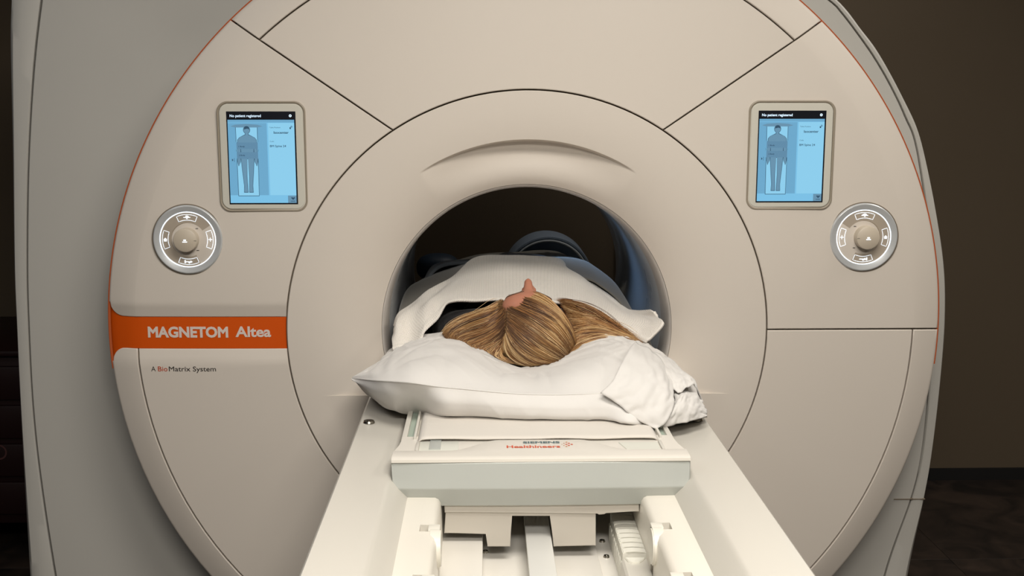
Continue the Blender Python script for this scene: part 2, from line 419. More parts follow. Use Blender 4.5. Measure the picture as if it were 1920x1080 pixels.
ring_strip('housing_front', [inrow(0, YH + .02), inrow(0, YH + .004), inrow(.01, YH + .001), inrow(.3, YH + .0), inrow(.6, YH + .004), inrow(1, YH + .012), inrow(2.2, YH + .04)], BODY)
ring_strip('housing_joint', [rimrow(.9, YH + .02), inrow(.1, YH + .021)], DARKGAP)
# rear face of the housing, with the bore left open
vs = []; fs = []
for i in range(401):
    a = atan2(op[i].z, op[i].x); vs += [(op[i].x, 1.18, op[i].z), (.6 * cos(a), 1.215, .6 * sin(a))]
for i in range(400): fs.append((2 * i, 2 * i + 2, 2 * i + 3, 2 * i + 1))
mk('rear_cover', mesh(vs, fs), scanner, [BODY])
# horizontal joint low on the right of the housing
for xa, xb, yy in ((.88, .975, YH + .002), (.975, 1.058, YH - .0004)):
    box('housing_seam', scanner, (xa, xb, yy - .0008, yy + .01, -.4925, -.4902), DARKGAP, bev=0)
# base plinth
box('base_plinth', scanner, (-1.25, .97, .16, 1.15, -A, -.93), mat('plinth_grey', (120, 117, 112), .6), bev=.006)

# ------------------------------------------------------------------ displays
def display(cx, cz, hw, hh):
    p = part('display', scanner, (cx, 0, cz)); y0 = ypf(hypot(cx, cz))
    def rb(w_, h_, r_, y): return [(x, y, z) for x, z in rr(w_, h_, r_, 12, cx, cz)]
    def shell(name, secs, m, cap=True):
        vs = []; n = len(secs[0]); fs = []
        for s_ in secs: vs += s_
        for k in range(len(secs) - 1):
            for i in range(n): fs.append((k * n + i, k * n + (i + 1) % n, (k + 1) * n + (i + 1) % n, (k + 1) * n + i))
        if cap: fs.append(tuple((len(secs) - 1) * n + i for i in range(n)))
        return mk(name, mesh(vs, fs), p, [m])
    w_, h_ = 2 * hw, 2 * hh
    yb = y0 - .001
    shell('surround', [rb(w_ + .012, h_ + .012, .026, yb + .012), rb(w_ + .010, h_ + .010, .025, yb - .0015), rb(w_ + .006, h_ + .006, .024, yb - .0025), rb(w_ + .001, h_ + .001, .022, yb - .0012), rb(w_, h_, .022, yb + .001)], mat('surround_rim', (150, 140, 124), .5), cap=False)
    shell('bezel', [rb(w_, h_, .022, yb + .004), rb(w_ - .001, h_ - .001, .021, yb - .0005), rb(w_ - .004, h_ - .004, .02, yb - .0020), rb(w_ - .014, h_ - .014, .016, yb - .0022)], BEZ)
    # screen picture
    sw, sh = .1555, .210; sx = cx - sw / 2; sz = cz - sh / 2 - .003; y = yb - .0027; d = .00012
    f = Flat()
    f.rect(sx - .001, sx + sw + .001, sz - .001, sz + sh + .001, y, SCRK)
    def R(u0, u1, v0, v1, k, m): f.rect(sx + u0 * sw, sx + u1 * sw, sz + (1 - v1) * sh, sz + (1 - v0) * sh, y - d * k, m)
    def P(pts, k, m): f.poly([(sx + u * sw, y - d * k, sz + (1 - v) * sh) for u, v in pts], m)
    R(.01, .985, .085, .99, 1, SCR); R(.01, .58, .12, .905, 2, SCR3); R(.01, .985, .085, .115, 2, SCR3); R(.6, .985, .12, .905, 2, SCR2); R(.86, .985, .91, .99, 2, FIG)
    # table outline with arch and figure
    P([(.13, .915), (.44, .915), (.445, .15), (.12, .15)], 3, FIGD); P([(.137, .909), (.434, .909), (.438, .155), (.127, .155)], 4, SCR2)
    P([(.05, .155), (.12, .138), (.28, .13), (.44, .138), (.52, .155), (.44, .168), (.12, .168)], 5, FIG)
    R(.10, .46, .325, .405, 5, SCR3); R(.10, .46, .43, .505, 5, SCR3)
    hx = .285
    def ell(cu, cv, ru, rv, k, m, n=20): P([(cu + ru * cos(-2 * pi * i / n), cv + rv * sin(-2 * pi * i / n)) for i in range(n)][::-1], k, m)
    def body(gr, k, m):
        ell(hx, .195, .046 + gr, .038 + gr * .7, k, m)
        P([(hx - .02 - gr, .22), (hx - .02 - gr, .26), (hx + .02 + gr, .26), (hx + .02 + gr, .22)], k, m)
        P([(hx - .03, .25 - gr), (hx - .105 - gr, .275), (hx - .09 - gr, .44), (hx - .075 - gr, .505 + gr), (hx + .075 + gr, .505 + gr), (hx + .09 + gr, .44), (hx + .105 + gr, .275), (hx + .03, .25 - gr)], k, m)
        for s in (-1, 1):
            P([(hx + s * (.10 + gr), .27), (hx + s * (.135 + gr), .30), (hx + s * (.14 + gr), .42), (hx + s * (.145 + gr), .54), (hx + s * (.128 + gr), .585 + gr), (hx + s * (.108 - gr), .54), (hx + s * (.10 - gr), .42)], k, m)
            P([(hx + s * .004, .50), (hx + s * (.095 + gr), .49), (hx + s * (.08 + gr), .64), (hx + s * (.06 + gr), .80), (hx + s * (.065 + gr), .87 + gr), (hx + s * (.012 - gr), .87 + gr), (hx + s * (.02 - gr), .70)], k, m)
    body(.006, 6, FIGD); body(0, 7, FIG)
    P([(hx - .042, .19), (hx - .03, .162), (hx, .155), (hx + .03, .162), (hx + .042, .19), (hx + .01, .18), (hx - .02, .186)], 8, FIGD)
    R(.13, .44, .33, .40, 8, BANDM); R(.13, .44, .435, .505, 8, BANDM)
    f.text('No patient registered', .0085, sx + .045 * sw, y - 3 * d, sz + .944 * sh, SCRW, bold=.00012, width=.455 * sw)
    ell(.93, .042, .02, .015, 4, SCRW); ell(.93, .042, .008, .006, 5, SCRK)
    f.text('Table Position', .0042, sx + .62 * sw, y - 4 * d, sz + .825 * sh, FIGD, width=.16 * sw)
    f.text('Isocenter', .0078, sx + .68 * sw, y - 4 * d, sz + .765 * sh, FIGD, bold=.00018, width=.22 * sw)
    f.text('Coils', .0042, sx + .62 * sw, y - 4 * d, sz + .675 * sh, FIGD, width=.06 * sw)
    f.text('BM Spine 24', .0068, sx + .62 * sw, y - 4 * d, sz + .62 * sh, FIGD, bold=.0001, width=.235 * sw)
    f.text('1 Body', .0042, sx + .16 * sw, y - 10 * d, sz + .62 * sh, FIGD, bold=.0001, width=.09 * sw)
    f.text('2 Body', .0042, sx + .16 * sw, y - 10 * d, sz + .525 * sh, FIGD, bold=.0001, width=.09 * sw)
    R(.915, .935, .165, .185, 4, FIGD); ell(.945, .158, .012, .01, 4, FIGD); ell(.947, .156, .006, .006, 5, SCR2)
    P([(.055, .505), (.055, .535), (.075, .52)], 4, FIGD); R(.085, .09, .5, .54, 4, FIGD)
    P([(.905, .935), (.92, .925), (.935, .935), (.95, .925), (.965, .935), (.935, .958)][::-1], 4, FIGD); R(.90, .965, .968, .974, 4, FIGD)
    f.build('screen', p)
    return p
def disp_at(tl_, br_):
    a, b = atY(*tl_, .004), atY(*br_, .004)
    return (a.x + b.x) / 2, (a.z + b.z) / 2
cx, cz = disp_at((411, 193), (573, 393)); d1 = display(cx, cz, .096, .121); d1['label'] = 'left touch display showing an outlined human figure'
cx, cz = disp_at((1404, 191), (1558, 390)); d2 = display(cx, cz, .096, .121); d2['label'] = 'right touch display showing an outlined human figure'

# ------------------------------------------------------------------ control dials
def arc_pts(cx, cz, r, a0, a1, n): return [(cx + r * cos(a0 + (a1 - a0) * i / n), cz + r * sin(a0 + (a1 - a0) * i / n)) for i in range(n + 1)]
def band_poly(f, line, wd, y, m, closed=True):
    n = len(line); idx = range(n if closed else n - 1)
    nrm = []
    for i in range(n):
        a = line[(i - 1) % n] if closed or i else line[i]; b = line[(i + 1) % n] if closed or i < n - 1 else line[i]
        dx, dz = b[0] - a[0], b[1] - a[1]; L = hypot(dx, dz) or 1; nrm.append((-dz / L * wd / 2, dx / L * wd / 2))
    for i in idx:
        j = (i + 1) % n; p, q = line[i], line[j]; a, b = nrm[i], nrm[j]
        f.poly([(p[0] - a[0], y, p[1] - a[1]), (p[0] + a[0], y, p[1] + a[1]), (q[0] + b[0], y, q[1] + b[1]), (q[0] - b[0], y, q[1] - b[1])], m)
def dial(cx, cz, side):
    p = part('control_dial', scanner, (cx, 0, cz)); y0 = ypf(hypot(cx, cz))
    mk('outer_ring', lathe_y([(.081, y0 + .01), (.081, y0 - .001), (.0795, y0 - .004), (.0775, y0 - .0052), (.075, y0 - .0048), (.0655, y0 - .0018), (.0655, y0 + .006)], 96, cx, cz), p, [SILV])
    mk('ring_gasket', lathe_y([(.0835, y0 + .008), (.0830, y0 - .0012), (.0812, y0 - .0018), (.0805, y0 + .001)], 96, cx, cz), p, [DARKGAP])
    mk('light_ring', lathe_y([(.0652, y0 + .003), (.0650, y0 - .0022), (.0630, y0 - .0024), (.0628, y0 + .003)], 96, cx, cz), p, [GLOW])
    mk('dial_face', lathe_y([(.0627, y0 + .006), (.0627, y0 - .0012), (.040, y0 - .0008), (.037, y0 + .0025), (.030, y0 + .003), (0.0001, y0 + .003)], 96, cx, cz), p, [FACE])
    kz = cz + .0005; kx = cx + (-.0015 if side < 0 else .004)
    mk('knob', lathe_y([(.0275, y0 + .004), (.0275, y0 - .020), (.0268, y0 - .0225), (.0245, y0 - .024), (.0001, y0 - .0243)], 64, kx, kz), p, [KNOB])
    f = Flat(); yy = y0 - .0021
    for k in range(4):
        am = k * pi / 2
        half = radians(24 if k % 2 else 22)
        line = arc_pts(cx, cz, .0585, am - half, am + half, 10) + arc_pts(cx, cz, .0455, am + half * 1.02, am - half * 1.02, 10)
        # glowing outline, dark key inside
        band_poly(f, line, .0011, yy, GLOW)
        tx, tz = cx + .052 * cos(am), cz + .052 * sin(am)
        if k == (0 if side < 0 else 2):
            f.rect(tx - .0045, tx + .0045, tz - .0007, tz + .0007, yy, GLOW); f.rect(tx - .0007, tx + .0007, tz - .0045, tz + .0045, yy - .0001, GLOW)
        elif k == (2 if side < 0 else 0):
            f.poly([(tx - .0045, yy, tz), (tx, yy, tz + .0045), (tx + .0045, yy, tz)][::-1], GLOW); f.rect(tx - .0032, tx + .0032, tz - .004, tz + .0002, yy - .0001, GLOW)
        elif k == 1:
            f.rect(tx - .008, tx + .008, tz - .0012, tz + .0004, yy, GLOW); f.poly([(tx - .003 * side - .004, yy, tz), (tx - .004, yy, tz + .003), (tx, yy, tz + .0045), (tx + .004, yy, tz + .003), (tx + .005, yy, tz)][::-1], GLOW)
            f.poly([(tx - .003, yy - .0001, tz - .001), (tx, yy - .0001, tz - .0045), (tx + .003, yy - .0001, tz - .001)], GLOW)
        else:
            f.rect(tx - .008, tx + .005, tz - .0008, tz + .0012, yy, GLOW); s = -side
            f.rect(tx - s * .009 - .001, tx - s * .009 + .002, tz - .003, tz + .004, yy - .0001, GLOW)
            f.poly([(tx - .002, yy - .0002, tz - .0008), (tx + .001, yy - .0002, tz - .0045), (tx + .004, yy - .0002, tz - .0008)], GLOW)
            f.poly([(tx + .004, yy - .0002, tz - .003), (tx + .004, yy - .0002, tz + .003), (tx + .009, yy - .0002, tz)][::-1], GLOW)
    s = -side
    line = arc_pts(cx, cz, .0355, (0 if s > 0 else pi) - radians(30), (0 if s > 0 else pi) + radians(30), 12)
    band_poly(f, line, .0012, y0 + .0008, DARKGAP, closed=False)
    for zz in (.026, -.025): f.rect(cx + s * .022 - .003, cx + s * .022 + .003, cz + zz - .0006, cz + zz + .0006, yy, INKD)
    f.build('key_symbols', p)['kind'] = 'stuff'
    f = Flat(); yk = y0 - .0246
    f.rect(kx - .0055, kx + .0055, kz - .0045, kz - .0022, yk, GLOW); f.rect(kx - .003, kx + .003, kz - .001, kz + .0022, yk, GLOW)
    f.rect(kx + s * .024 - .003, kx + s * .024 + .003, kz - .001, kz - .0003, yk - .0001, INKD)
    f.build('knob_symbol', p)
    return p
for (px, py, s) in ((353, 449, -1), (1618.5, 444.5, 1)):
    a = atY(px, py, .006); dd = dial(a.x, a.z, s); dd['label'] = 'left backlit control dial' if s < 0 else 'right backlit control dial'

# ------------------------------------------------------------------ the patient table
table = root('patient_table', 'long cream patient table frame with side rails running into the scanner', 'patient table', (0, -1.2, -A))
YF, YN = .005, -2.25                    # far end at the cover, near end
for s in (-1, 1):
    bm = bmesh.new()
    prof = [(.362, -.1195), (.366, -.123), (.3675, -.129), (.366, -.34), (.330, -.42), (.24, -.42), (.24, -.175), (.2435, -.168), (.269, -.137), (.271, -.1345), (.275, -.130), (.28, -.1275)]
    prof = [(s * a, b) for a, b in prof]
    extrude_poly(bm, prof, YN, YF); mk('side_rail', bm_me(bm), table, [TABLE])
    # ledge with notches for the rollers
    wy = [-.80, -1.005, -1.21, -1.415, -1.62, -1.825]
    bm = bmesh.new(); zl = -.168
    add_box(bm, *sorted((s * .2125, s * .2435)), YN + .01, -.02, -.40, zl)
    edges = [-.02] + [v for q in wy for v in (q + .014, q - .016)] + [YN + .01]
    for i in range(0, len(edges), 2):
        y1, y0 = edges[i], edges[i + 1]
        extrude_poly(bm, [(s * .2125, -.168), (s * .193, -.1685), (s * .187, -.172), (s * .183, -.180), (s * .180, -.30), (s * .2125, -.30)], y0, y1)
    for q in wy: add_box(bm, *sorted((s * .200, s * .2125)), q - .02, q + .02, -.30, -.2)
    mk('roller_ledge', bm_me(bm), table, [mat('ledge_plastic', (224, 219, 208), .38, coat=.1)])
    for q in wy:
        me = bpy.data.meshes.new('roller'); b2 = bmesh.new()
        bmesh.ops.create_cone(b2, cap_ends=True, segments=40, radius1=.032, radius2=.032, depth=.020)
        bmesh.ops.bevel(b2, geom=[e for e in b2.edges if abs(e.verts[0].co.z - e.verts[1].co.z) < 1e-6], offset=.002, segments=2, affect='EDGES')
        bmesh.ops.rotate(b2, verts=b2.verts[:], matrix=Matrix.Rotation(pi / 2, 3, 'Y')); bmesh.ops.translate(b2, verts=b2.verts[:], vec=(s * .186, q - .018, -.197))
        # guide block on top of the wheel
        add_box(b2, *sorted((s * .178, s * .1985)), q - .0155, q + .010, -.20, -.1655, bev=.002)
        b2.to_mesh(me); b2.free(); mk('roller', me, table, [mat('roller_nylon', (222, 218, 207), .35)])
    for yb in (-.298,):
        b2 = bmesh.new(); bmesh.ops.create_cone(b2, cap_ends=True, segments=24, radius1=.0125, radius2=.0105, depth=.004)
        bmesh.ops.translate(b2, verts=b2.verts[:], vec=(0, 0, .002))
        bmesh.ops.create_cone(b2, cap_ends=True, segments=6, radius1=.0045, radius2=.0045, depth=.0048)
        for v in b2.verts[-12:]: v.co.z += .0025
        bmesh.ops.translate(b2, verts=b2.verts[:], vec=(s * .345, yb - .03, -.1198))
        mk('bolt', bm_me(b2), table, [STEEL])
# well
box('well_floor', table, (-.24, .24, YN + .01, -.02, -.36, -.300), WELL, bev=0)
box('well_platform', table, (-.186, -.107, YN + .01, -.05, -.345, -.262), WELL, bev=.002)
box('well_platform', table, (.024, .108, YN + .01, -.05, -.345, -.294), WELL, bev=.002)
bm = bmesh.new(); add_box(bm, -.0272, .0200, YN + .01, -.05, -.265, -.2545, bev=.0015); add_box(bm, -.022, .015, YN + .01, -.05, -.345, -.265)
mk('drive_track', bm_me(bm), table, [mat('track_plastic', (218, 217, 212), .4)])
bm = bmesh.new(); extrude_poly(bm, [(.128, -.345), (.137, -.256), (.141, -.252), (.181, -.252), (.185, -.256), (.190, -.345)], YN + .01, -.742, bev=.002)
mk('cable_channel', bm_me(bm), table, [TABLE])
# cable chain, link by link
for k in range(9):
    y0 = -.735 + k * .0225
    bm = bmesh.new()
    pts = [(.1395, y0 - .003), (.149, y0 + .003), (.160, y0 + .0045), (.171, y0 + .003), (.1815, y0 - .003), (.1815, y0 + .016), (.171, y0 + .0205), (.16, y0 + .0215), (.149, y0 + .0205), (.1395, y0 + .016)]
    extrude_poly(bm, pts, -.2415, -.27, bev=.0015, axis='z')
    add_box(bm, .137, .1845, y0, y0 + .016, -.33, -.262, bev=.002)
    mk('chain_link', bm_me(bm), table, [mat('chain_plastic', (226, 224, 214), .45)])
bm = bmesh.new(); extrude_poly(bm, [(.143, -.742), (.147, -.757), (.153, -.762), (.166, -.762), (.174, -.752), (.178, -.742)], -.2485, -.252, bev=.001, axis='z')
mk('chain_end_cap', bm_me(bm), table, [mat('chain_plastic', (226, 224, 214), .45)])
for (x, y) in [(atZ(910, 1034, -.2985).x, atZ(910, 1034, -.2985).y), (atZ(1129, 1014, -.2985).x, atZ(1129, 1014, -.2985).y), (atZ(1137, 1043, -.2985).x, atZ(1137, 1043, -.2985).y), (atZ(1215, 1028, -.2985).x - .0, atZ(1215, 1028, -.2985).y), (atZ(1227, 1057, -.2985).x, atZ(1227, 1057, -.2985).y)]:
    b2 = bmesh.new(); bmesh.ops.create_cone(b2, cap_ends=True, segments=20, radius1=.0065, radius2=.005, depth=.004)
    bmesh.ops.create_uvsphere(b2, u_segments=10, v_segments=6, radius=.003)
    bmesh.ops.translate(b2, verts=b2.verts[:], vec=(x, y, -.2985)); mk('bolt', bm_me(b2), table, [STEEL])
box('table_column', table, (-.20, .20, -1.75, -.55, -A, -.36), TABLE, bev=.02, seg=4)
box('table_foot', table, (-.27, .27, -1.9, -.5, -A, -.99), TABLE, bev=.02, seg=3)

# ------------------------------------------------------------------ sliding tabletop
top = root('tabletop', 'sliding cream tabletop with a grey end bar and printed logo', 'tabletop', (0, .4, -.14))
bm = bmesh.new()
extrude_poly(bm, [(-.240, -.150), (-.236, -.104), (-.228, -.100), (.228, -.100), (.236, -.104), (.240, -.150), (.15, -.185), (-.15, -.185)], -.60, 1.70)
mk('slab', bm_me(bm), top, [TABLE])
for s in (-1, 1):   # twin edge strips with a green-grey slot between them
    for (a, b, zz, m) in ((.2345, .2395, -.094, TABLE), (.2395, .2535, -.106, mat('slot_green_grey', (160, 172, 160), .4)), (.2535, .2635, -.1005, TABLE)):
        lo, hi = sorted((s * a, s * b)); box('edge_strip', top, (lo, hi, -.52, 1.70, -.125, zz), m, bev=.001)
# end cap body: swept corners flaring out to the bar
bm = bmesh.new()
half = [(.236, -.50), (.262, -.50), (.2625, -.53), (.2645, -.555), (.270, -.585), (.2745, -.600), (.2745, -.606)]
pts = half + [(-x, y) for x, y in reversed(half)]
extrude_poly(bm, pts, -.0995, -.118, bev=.0015, axis='z'); mk('end_cap', bm_me(bm), top, [TOPP])
# top lip with arched logo plate: z as function of x
def lipz(x): return -.0955
vs = []; fs = []; nx = 80
def arch(x):
    a = abs(x); return .050 * (1 - sm(.085, .155, a)) if True else 0
zL0 = atY(1012, 866, -.651).z
for i in range(nx + 1):
    x = -.2715 + .543 * i / nx; ya = -.603 + .064 * (1 - sm(.075, .165, abs(x)))
    for (y, z) in ((ya + .001, -.1000), (ya, -.0955), (ya - .002, -.0948), (-.638, -.0945), (-.6475, -.0955), (-.6505, -.0975), (-.6510, zL0), (-.647, zL0 - .002), (-.60, zL0 - .002)):
        vs.append((x, y, z))
m_ = 9
for i in range(nx):
    for k in range(m_ - 1): fs.append((i * m_ + k, (i + 1) * m_ + k, (i + 1) * m_ + k + 1, i * m_ + k + 1))
fs.append(tuple(range(m_))); fs.append(tuple((nx * m_ + k) for k in range(m_))[::-1])
mk('end_lip', mesh(vs, fs), top, [TOPP])
# grey bar
bm = bmesh.new()
zA = atY(1012, 869, -.6515).z; zB = atY(1012, 916, -.662).z; zC = atY(1012, 948, -.647).z
sec = [(0, zA + .004, -.640), (.0, zA, -.6515), (.0, zB, -.6620), (.0205, zC, -.647), (.0205, zC - .004, -.60), (0, -.15, -.60)]
def barrow(x, k): return [(x - (1 if x > 0 else -1) * k * d_[0], d_[2] + (.004 * (x / .27) ** 2), d_[1]) for d_ in sec]
xs = [-.2715 + .543 * i / 40 for i in range(41)]
vs = []; fs = []; m_ = len(sec)
for i, x in enumerate(xs):
    t = max(0, (abs(x) - .15) / .1215)
    for (ins, z, y) in sec:
        sx = x * (1 - ins / .2715)
        # the lower part tapers in at the ends
        if ins == 0 and z < -.145: sx = x * (1 - .0035 / .2715)
        zz = z + (.0022 * (1 - (x / .2715) ** 2) if z > -.12 else 0)
        vs.append((sx, y + .004 * (x / .2715) ** 2, zz))
for i in range(40):
    for k in range(m_): fs.append((i * m_ + k, (i + 1) * m_ + k, (i + 1) * m_ + (k + 1) % m_, i * m_ + (k + 1) % m_))
fs.append(tuple(range(m_))[::-1]); fs.append(tuple(40 * m_ + k for k in range(m_)))
bar = mk('end_bar', mesh(vs, fs), top, [GREYP], sharp=20)
bv = bar.modifiers.new('bevel', 'BEVEL'); bv.width = .0018; bv.segments = 3; bv.limit_method = 'ANGLE'; bv.angle_limit = radians(20)
# bracket below the bar: plate with notch, in the plane y=-.645
YP = -.635
def Q(px, py, Y=YP): p_ = atY(px, py, Y); return (p_.x, p_.z)
bm = bmesh.new()
P1 = [Q(836, 952), Q(833, 1000), Q(912, 1000), Q(913, 1025), Q(957, 1025), Q(959, 966), Q(1032, 966), Q(1038, 1025), Q(1117, 1023), Q(1117, 958)]
extrude_poly(bm, P1, YP, YP + .012, bev=.0012); mk('front_plate', bm_me(bm), top, [mat('plate_cream', (188, 182, 172), .45)])
bm = bmesh.new()
P2 = [Q(833, 940), Q(834, 960), Q(1120, 960), Q(1122, 964), Q(1134, 963), Q(1136, 959), Q(1198, 958), Q(1198, 940)]
extrude_poly(bm, P2, YP - .004, YP + .03, bev=.0015); mk('front_rail', bm_me(bm), top, [mat('plate_cream', (188, 182, 172), .45)])
bm = bmesh.new(); extrude_poly(bm, [Q(829, 940, -.62), Q(829, 985, -.62), Q(825, 994, -.62), Q(820, 994, -.62), Q(822, 940, -.62)][::-1], -.62, -.60, bev=.001); mk('side_hook', bm_me(bm), top, [TABLE])
box('carriage', top, (-.165, .10, -.40, -.15, -.25, -.185), mat('carriage_grey', (120, 115, 108), .6), bev=.002)  # carriage in one even mid grey
# small fittings on the end cap
bm = bmesh.new(); a = atZ(804, 843, -.097); b = atZ(828, 824, -.097)
add_box(bm, a.x, b.x, a.y + .004, b.y, -.1, -.0965, bev=.001); mk('latch', bm_me(bm), top, [GREYP])
bm = bmesh.new(); add_box(bm, a.x + .004, b.x - .003, b.y - .002, b.y + .008, -.1, -.094, bev=.001); mk('latch_tab', bm_me(bm), top, [mat('grey_tab', (196, 198, 190), .4)])
a = atZ(785, 842, -.097)
box('fitting_plate', top, (a.x, a.x + .074, -.597, -.535, -.1, -.0985), LGREY, bev=.0008)
bm = bmesh.new(); extrude_poly(bm, [(.162, -.593), (.226, -.597), (.226, -.548), (.152, -.548), (.152, -.552)], -.0982, -.1, bev=.0008, axis='z'); mk('fitting_cover', bm_me(bm), top, [LGREY])
for x0 in (-.232, .228): box('cap_rib', top, (x0, x0 + .006, -.597, -.545, -.1, -.0955), TABLE, bev=.001)
for x0 in (-.115, .120): box('release_button', top, (x0 - .008, x0 + .008, -.577, -.572, -.1, -.0965), TABLE, bev=.001)
# printed logo, lying on the lip
fl = Flat(); zt = -.0943
def logo(t, x0, x1, pt, pb, m, cap=.729):
    a_ = atZ(x0, pb, zt); b_ = atZ(x1, pb, zt); h_ = atZ(x0, pt, zt).y - a_.y
    fl.text(t, .68 * h_ / cap, a_.x, a_.y, zt, m, bold=.0006, width=b_.x - a_.x, plane='xy')
logo('SIEMENS', 980.5, 1050, 826, 831.2, INKG); logo('Healthineers', 950, 1051, 832.8, 839.8, INKO)
for (px, py, r, m) in ((1072, 833, .0026, INKO), (1066.5, 831, .0026, INKO), (1066.5, 835, .0026, INKO), (1062, 829, .002, INKC), (1062, 833, .0024, INKO), (1062, 837, .0022, INKC), (1057.5, 831, .0016, INKC), (1057.5, 835, .0016, INKC), (1053.5, 833, .0011, INKC)):
    q = atZ(px, py, zt); fl.poly([(q.x + r * .9 * cos(2 * pi * i / 12), q.y + r * 1.2 * sin(2 * pi * i / 12), zt) for i in range(12)], m)
fl.build('logo_lettering', top)

# ------------------------------------------------------------------ mattress pad
SHEET = mat('sheet_cream', (216, 210, 201), .85, bump=.25, bscale=60, sheen=.2)
def padz(x, y): return -.0835 + .0016 * noise.noise(Vector((x * 9, y * 7, 1))) 
nx, ny = 60, 120; vs = []; fs = []
for j in range(ny + 1):
    v = j / ny; y = -.536 + 1.90 * (v ** 1.6)
    for i in range(nx + 1):
        x = -.231 + .462 * i / nx
        e = min(1, (.231 - abs(x)) / .014); e2 = min(1, (y + .538) / .012)
        z = -.0985 + .0085 * sqrt(max(0, 1 - (1 - e) ** 2)) * sqrt(max(0, 1 - (1 - e2) ** 2)) + (padz(x, y) + .0835)
        vs.append((x, y + .0022 * noise.noise(Vector((x * 14, 3, 5))) * max(0, 1 - v * 30), z))
for j in range(ny):
    for i in range(nx): q = j * (nx + 1) + i; fs.append((q, q + 1, q + nx + 2, q + nx + 1))
pad = mk('mattress_pad', mesh(vs, fs), None, [SHEET], sharp=60)
solid(pad, .003, -1); tag(pad, 'thin cream sheeted mattress pad lying on the tabletop under the pillow', 'mattress pad')

# ------------------------------------------------------------------ pillow
LINEN = mat('pillow_cotton', (219, 216, 212), .85, bump=.45, bscale=30, sheen=.25)
pil = root('pillow', 'plump white pillow in a loose pillowcase under the head', 'pillow', (0, -.15, -.115))
def rw(lst, Y): return [tuple(atY(p[0], p[1], (p[2] if len(p) > 2 else Y))) for p in lst]
tipY = -.20
rb_ = [(662, 711, tipY), (700, 743, -.29), (740, 768, -.32), (780, 778, -.335), (830, 780, -.34), (880, 781, -.34), (930, 784, -.34), (985, 786, -.34), (1040, 787, -.34), (1090, 787, -.34), (1135, 788, -.345), (1185, 795, -.35), (1240, 796, -.36), (1290, 789, -.36), (1322, 781, -.33)]
rc_ = [(661, 709, tipY), (700, 713, -.315), (735, 715, -.35), (775, 718, -.365), (825, 725, -.372), (880, 730, -.375), (930, 735, -.377), (985, 739, -.378), (1040, 740, -.378), (1085, 739, -.377), (1130, 737, -.375), (1185, 745, -.37), (1240, 752, -.36), (1290, 762, -.345), (1324, 774, -.32)]
rm_ = [(661, 707, tipY), (700, 699, -.28), (738, 690, -.30), (782, 684, -.31), (832, 684, -.31), (885, 692, -.31), (932, 703, -.31), (985, 712, -.31), (1038, 706, -.31), (1083, 694, -.31), (1130, 684, -.30), (1185, 688, -.29), (1242, 706, -.28), (1290, 736, -.27), (1322, 765, -.27)]
rn_ = [(662, 706, tipY), (700, 692, -.22), (738, 668, -.20), (785, 654, -.20), (838, 650, -.20), (890, 662, -.20), (938, 683, -.20), (985, 695, -.20), (1036, 685, -.20), (1080, 664, -.20), (1130, 650, -.20), (1188, 657, -.20), (1246, 682, -.20), (1294, 722, -.20), (1318, 755, -.22)]
rd_ = [(663, 706, tipY + .02), (702, 690, -.12), (738, 655, -.09), (790, 638, -.08), (845, 631, -.08), (895, 648, -.08), (940, 674, -.08), (985, 686, -.08), (1036, 676, -.08), (1080, 650, -.08), (1130, 632, -.08), (1190, 640, -.08), (1250, 672, -.08), (1298, 716, -.1), (1316, 750, -.14)]
def fwd(r, d): return [r[0]] + [(p[0], p[1], p[2] - d * min(1, k / 3)) for k, p in enumerate(r[1:], 1)]
R_b, R_c, R_m, R_n, R_d = [rw(r, 0) for r in (rb_, fwd(rc_, .045), fwd(rm_, .03), fwd(rn_, .01), rd_)]
for k in range(3, 14):
    q = atZ(rb_[k][0], rb_[k][1], -.0885 if abs(R_b[k][0]) < .235 else -.1185); R_b[k] = tuple(q)
und = [(p[0] * .93, max(p[1] + .06, -.33), -.0885 if abs(p[0]) < .24 else -.112) for p in R_b]
bk1 = [(p[0] * .97, .02, min(p[2] - .008, .0)) for p in R_d]; bk1[0] = R_d[0]
bk2 = [(p[0] * .94, .09, max(-.075, min(p[2] - .07, -.06))) for p in R_d]; bk2[0] = (R_d[0][0] + .02, R_d[0][1] + .02, R_d[0][2])
bk3 = [(p[0] * .9, .06, -.083 if abs(p[0]) < .24 else -.112) for p in R_d]
hc = Vector((.0, -.2, -.05))
def wrk(u, v, p):
    d = 0
    q = p - hc; ang_ = atan2(q.z * 2.2 - q.y * .8, q.x); rad = hypot(q.x, q.y)
    env = math.sin(pi * min(1, max(0, v))) * min(1, u * 8) * min(1, (1 - u) * 6)
    d += .0045 * env * noise.noise(Vector((ang_ * 5.5, rad * 3, 4))) * sm(.02, .12, rad)
    d += .0042 * env * noise.noise(Vector((p.x * 11 + p.z * 13, p.y * 9, 2)))
    r_ = 1 - abs(noise.noise(Vector((p.x * 16 + p.y * 10, p.z * 14 - p.y * 6, 9)))) * 2
    d += .0032 * env * max(0, r_) ** 3
    r_ = 1 - abs(noise.noise(Vector((ang_ * 4.2 + 1.7, rad * 4, 14)))) * 2.2
    d -= .0075 * env * max(0, r_) ** 2 * sm(.02, .10, rad) * (1 - sm(.22, .36, rad))
    if u < .16: d += .004 * sin(pi * u / .16) * sin(p.x * 120 + p.z * 60) * env
    if u > .66:
        r2 = 1 - abs(noise.noise(Vector((p.x * 18 - p.y * 15, p.z * 22, 19)))) * 2
        d += .005 * sm(.66, .8, u) * min(1, (1 - u) * 10) * max(0, r2) ** 2.5 * env
    return d
top_me = loft([R_c, R_m, R_n, R_d, bk1, bk2, bk3], 220, 130, lambda u, v, p: wrk(u, v, p))
mk('pillow_top', top_me, pil, [LINEN], sharp=80)
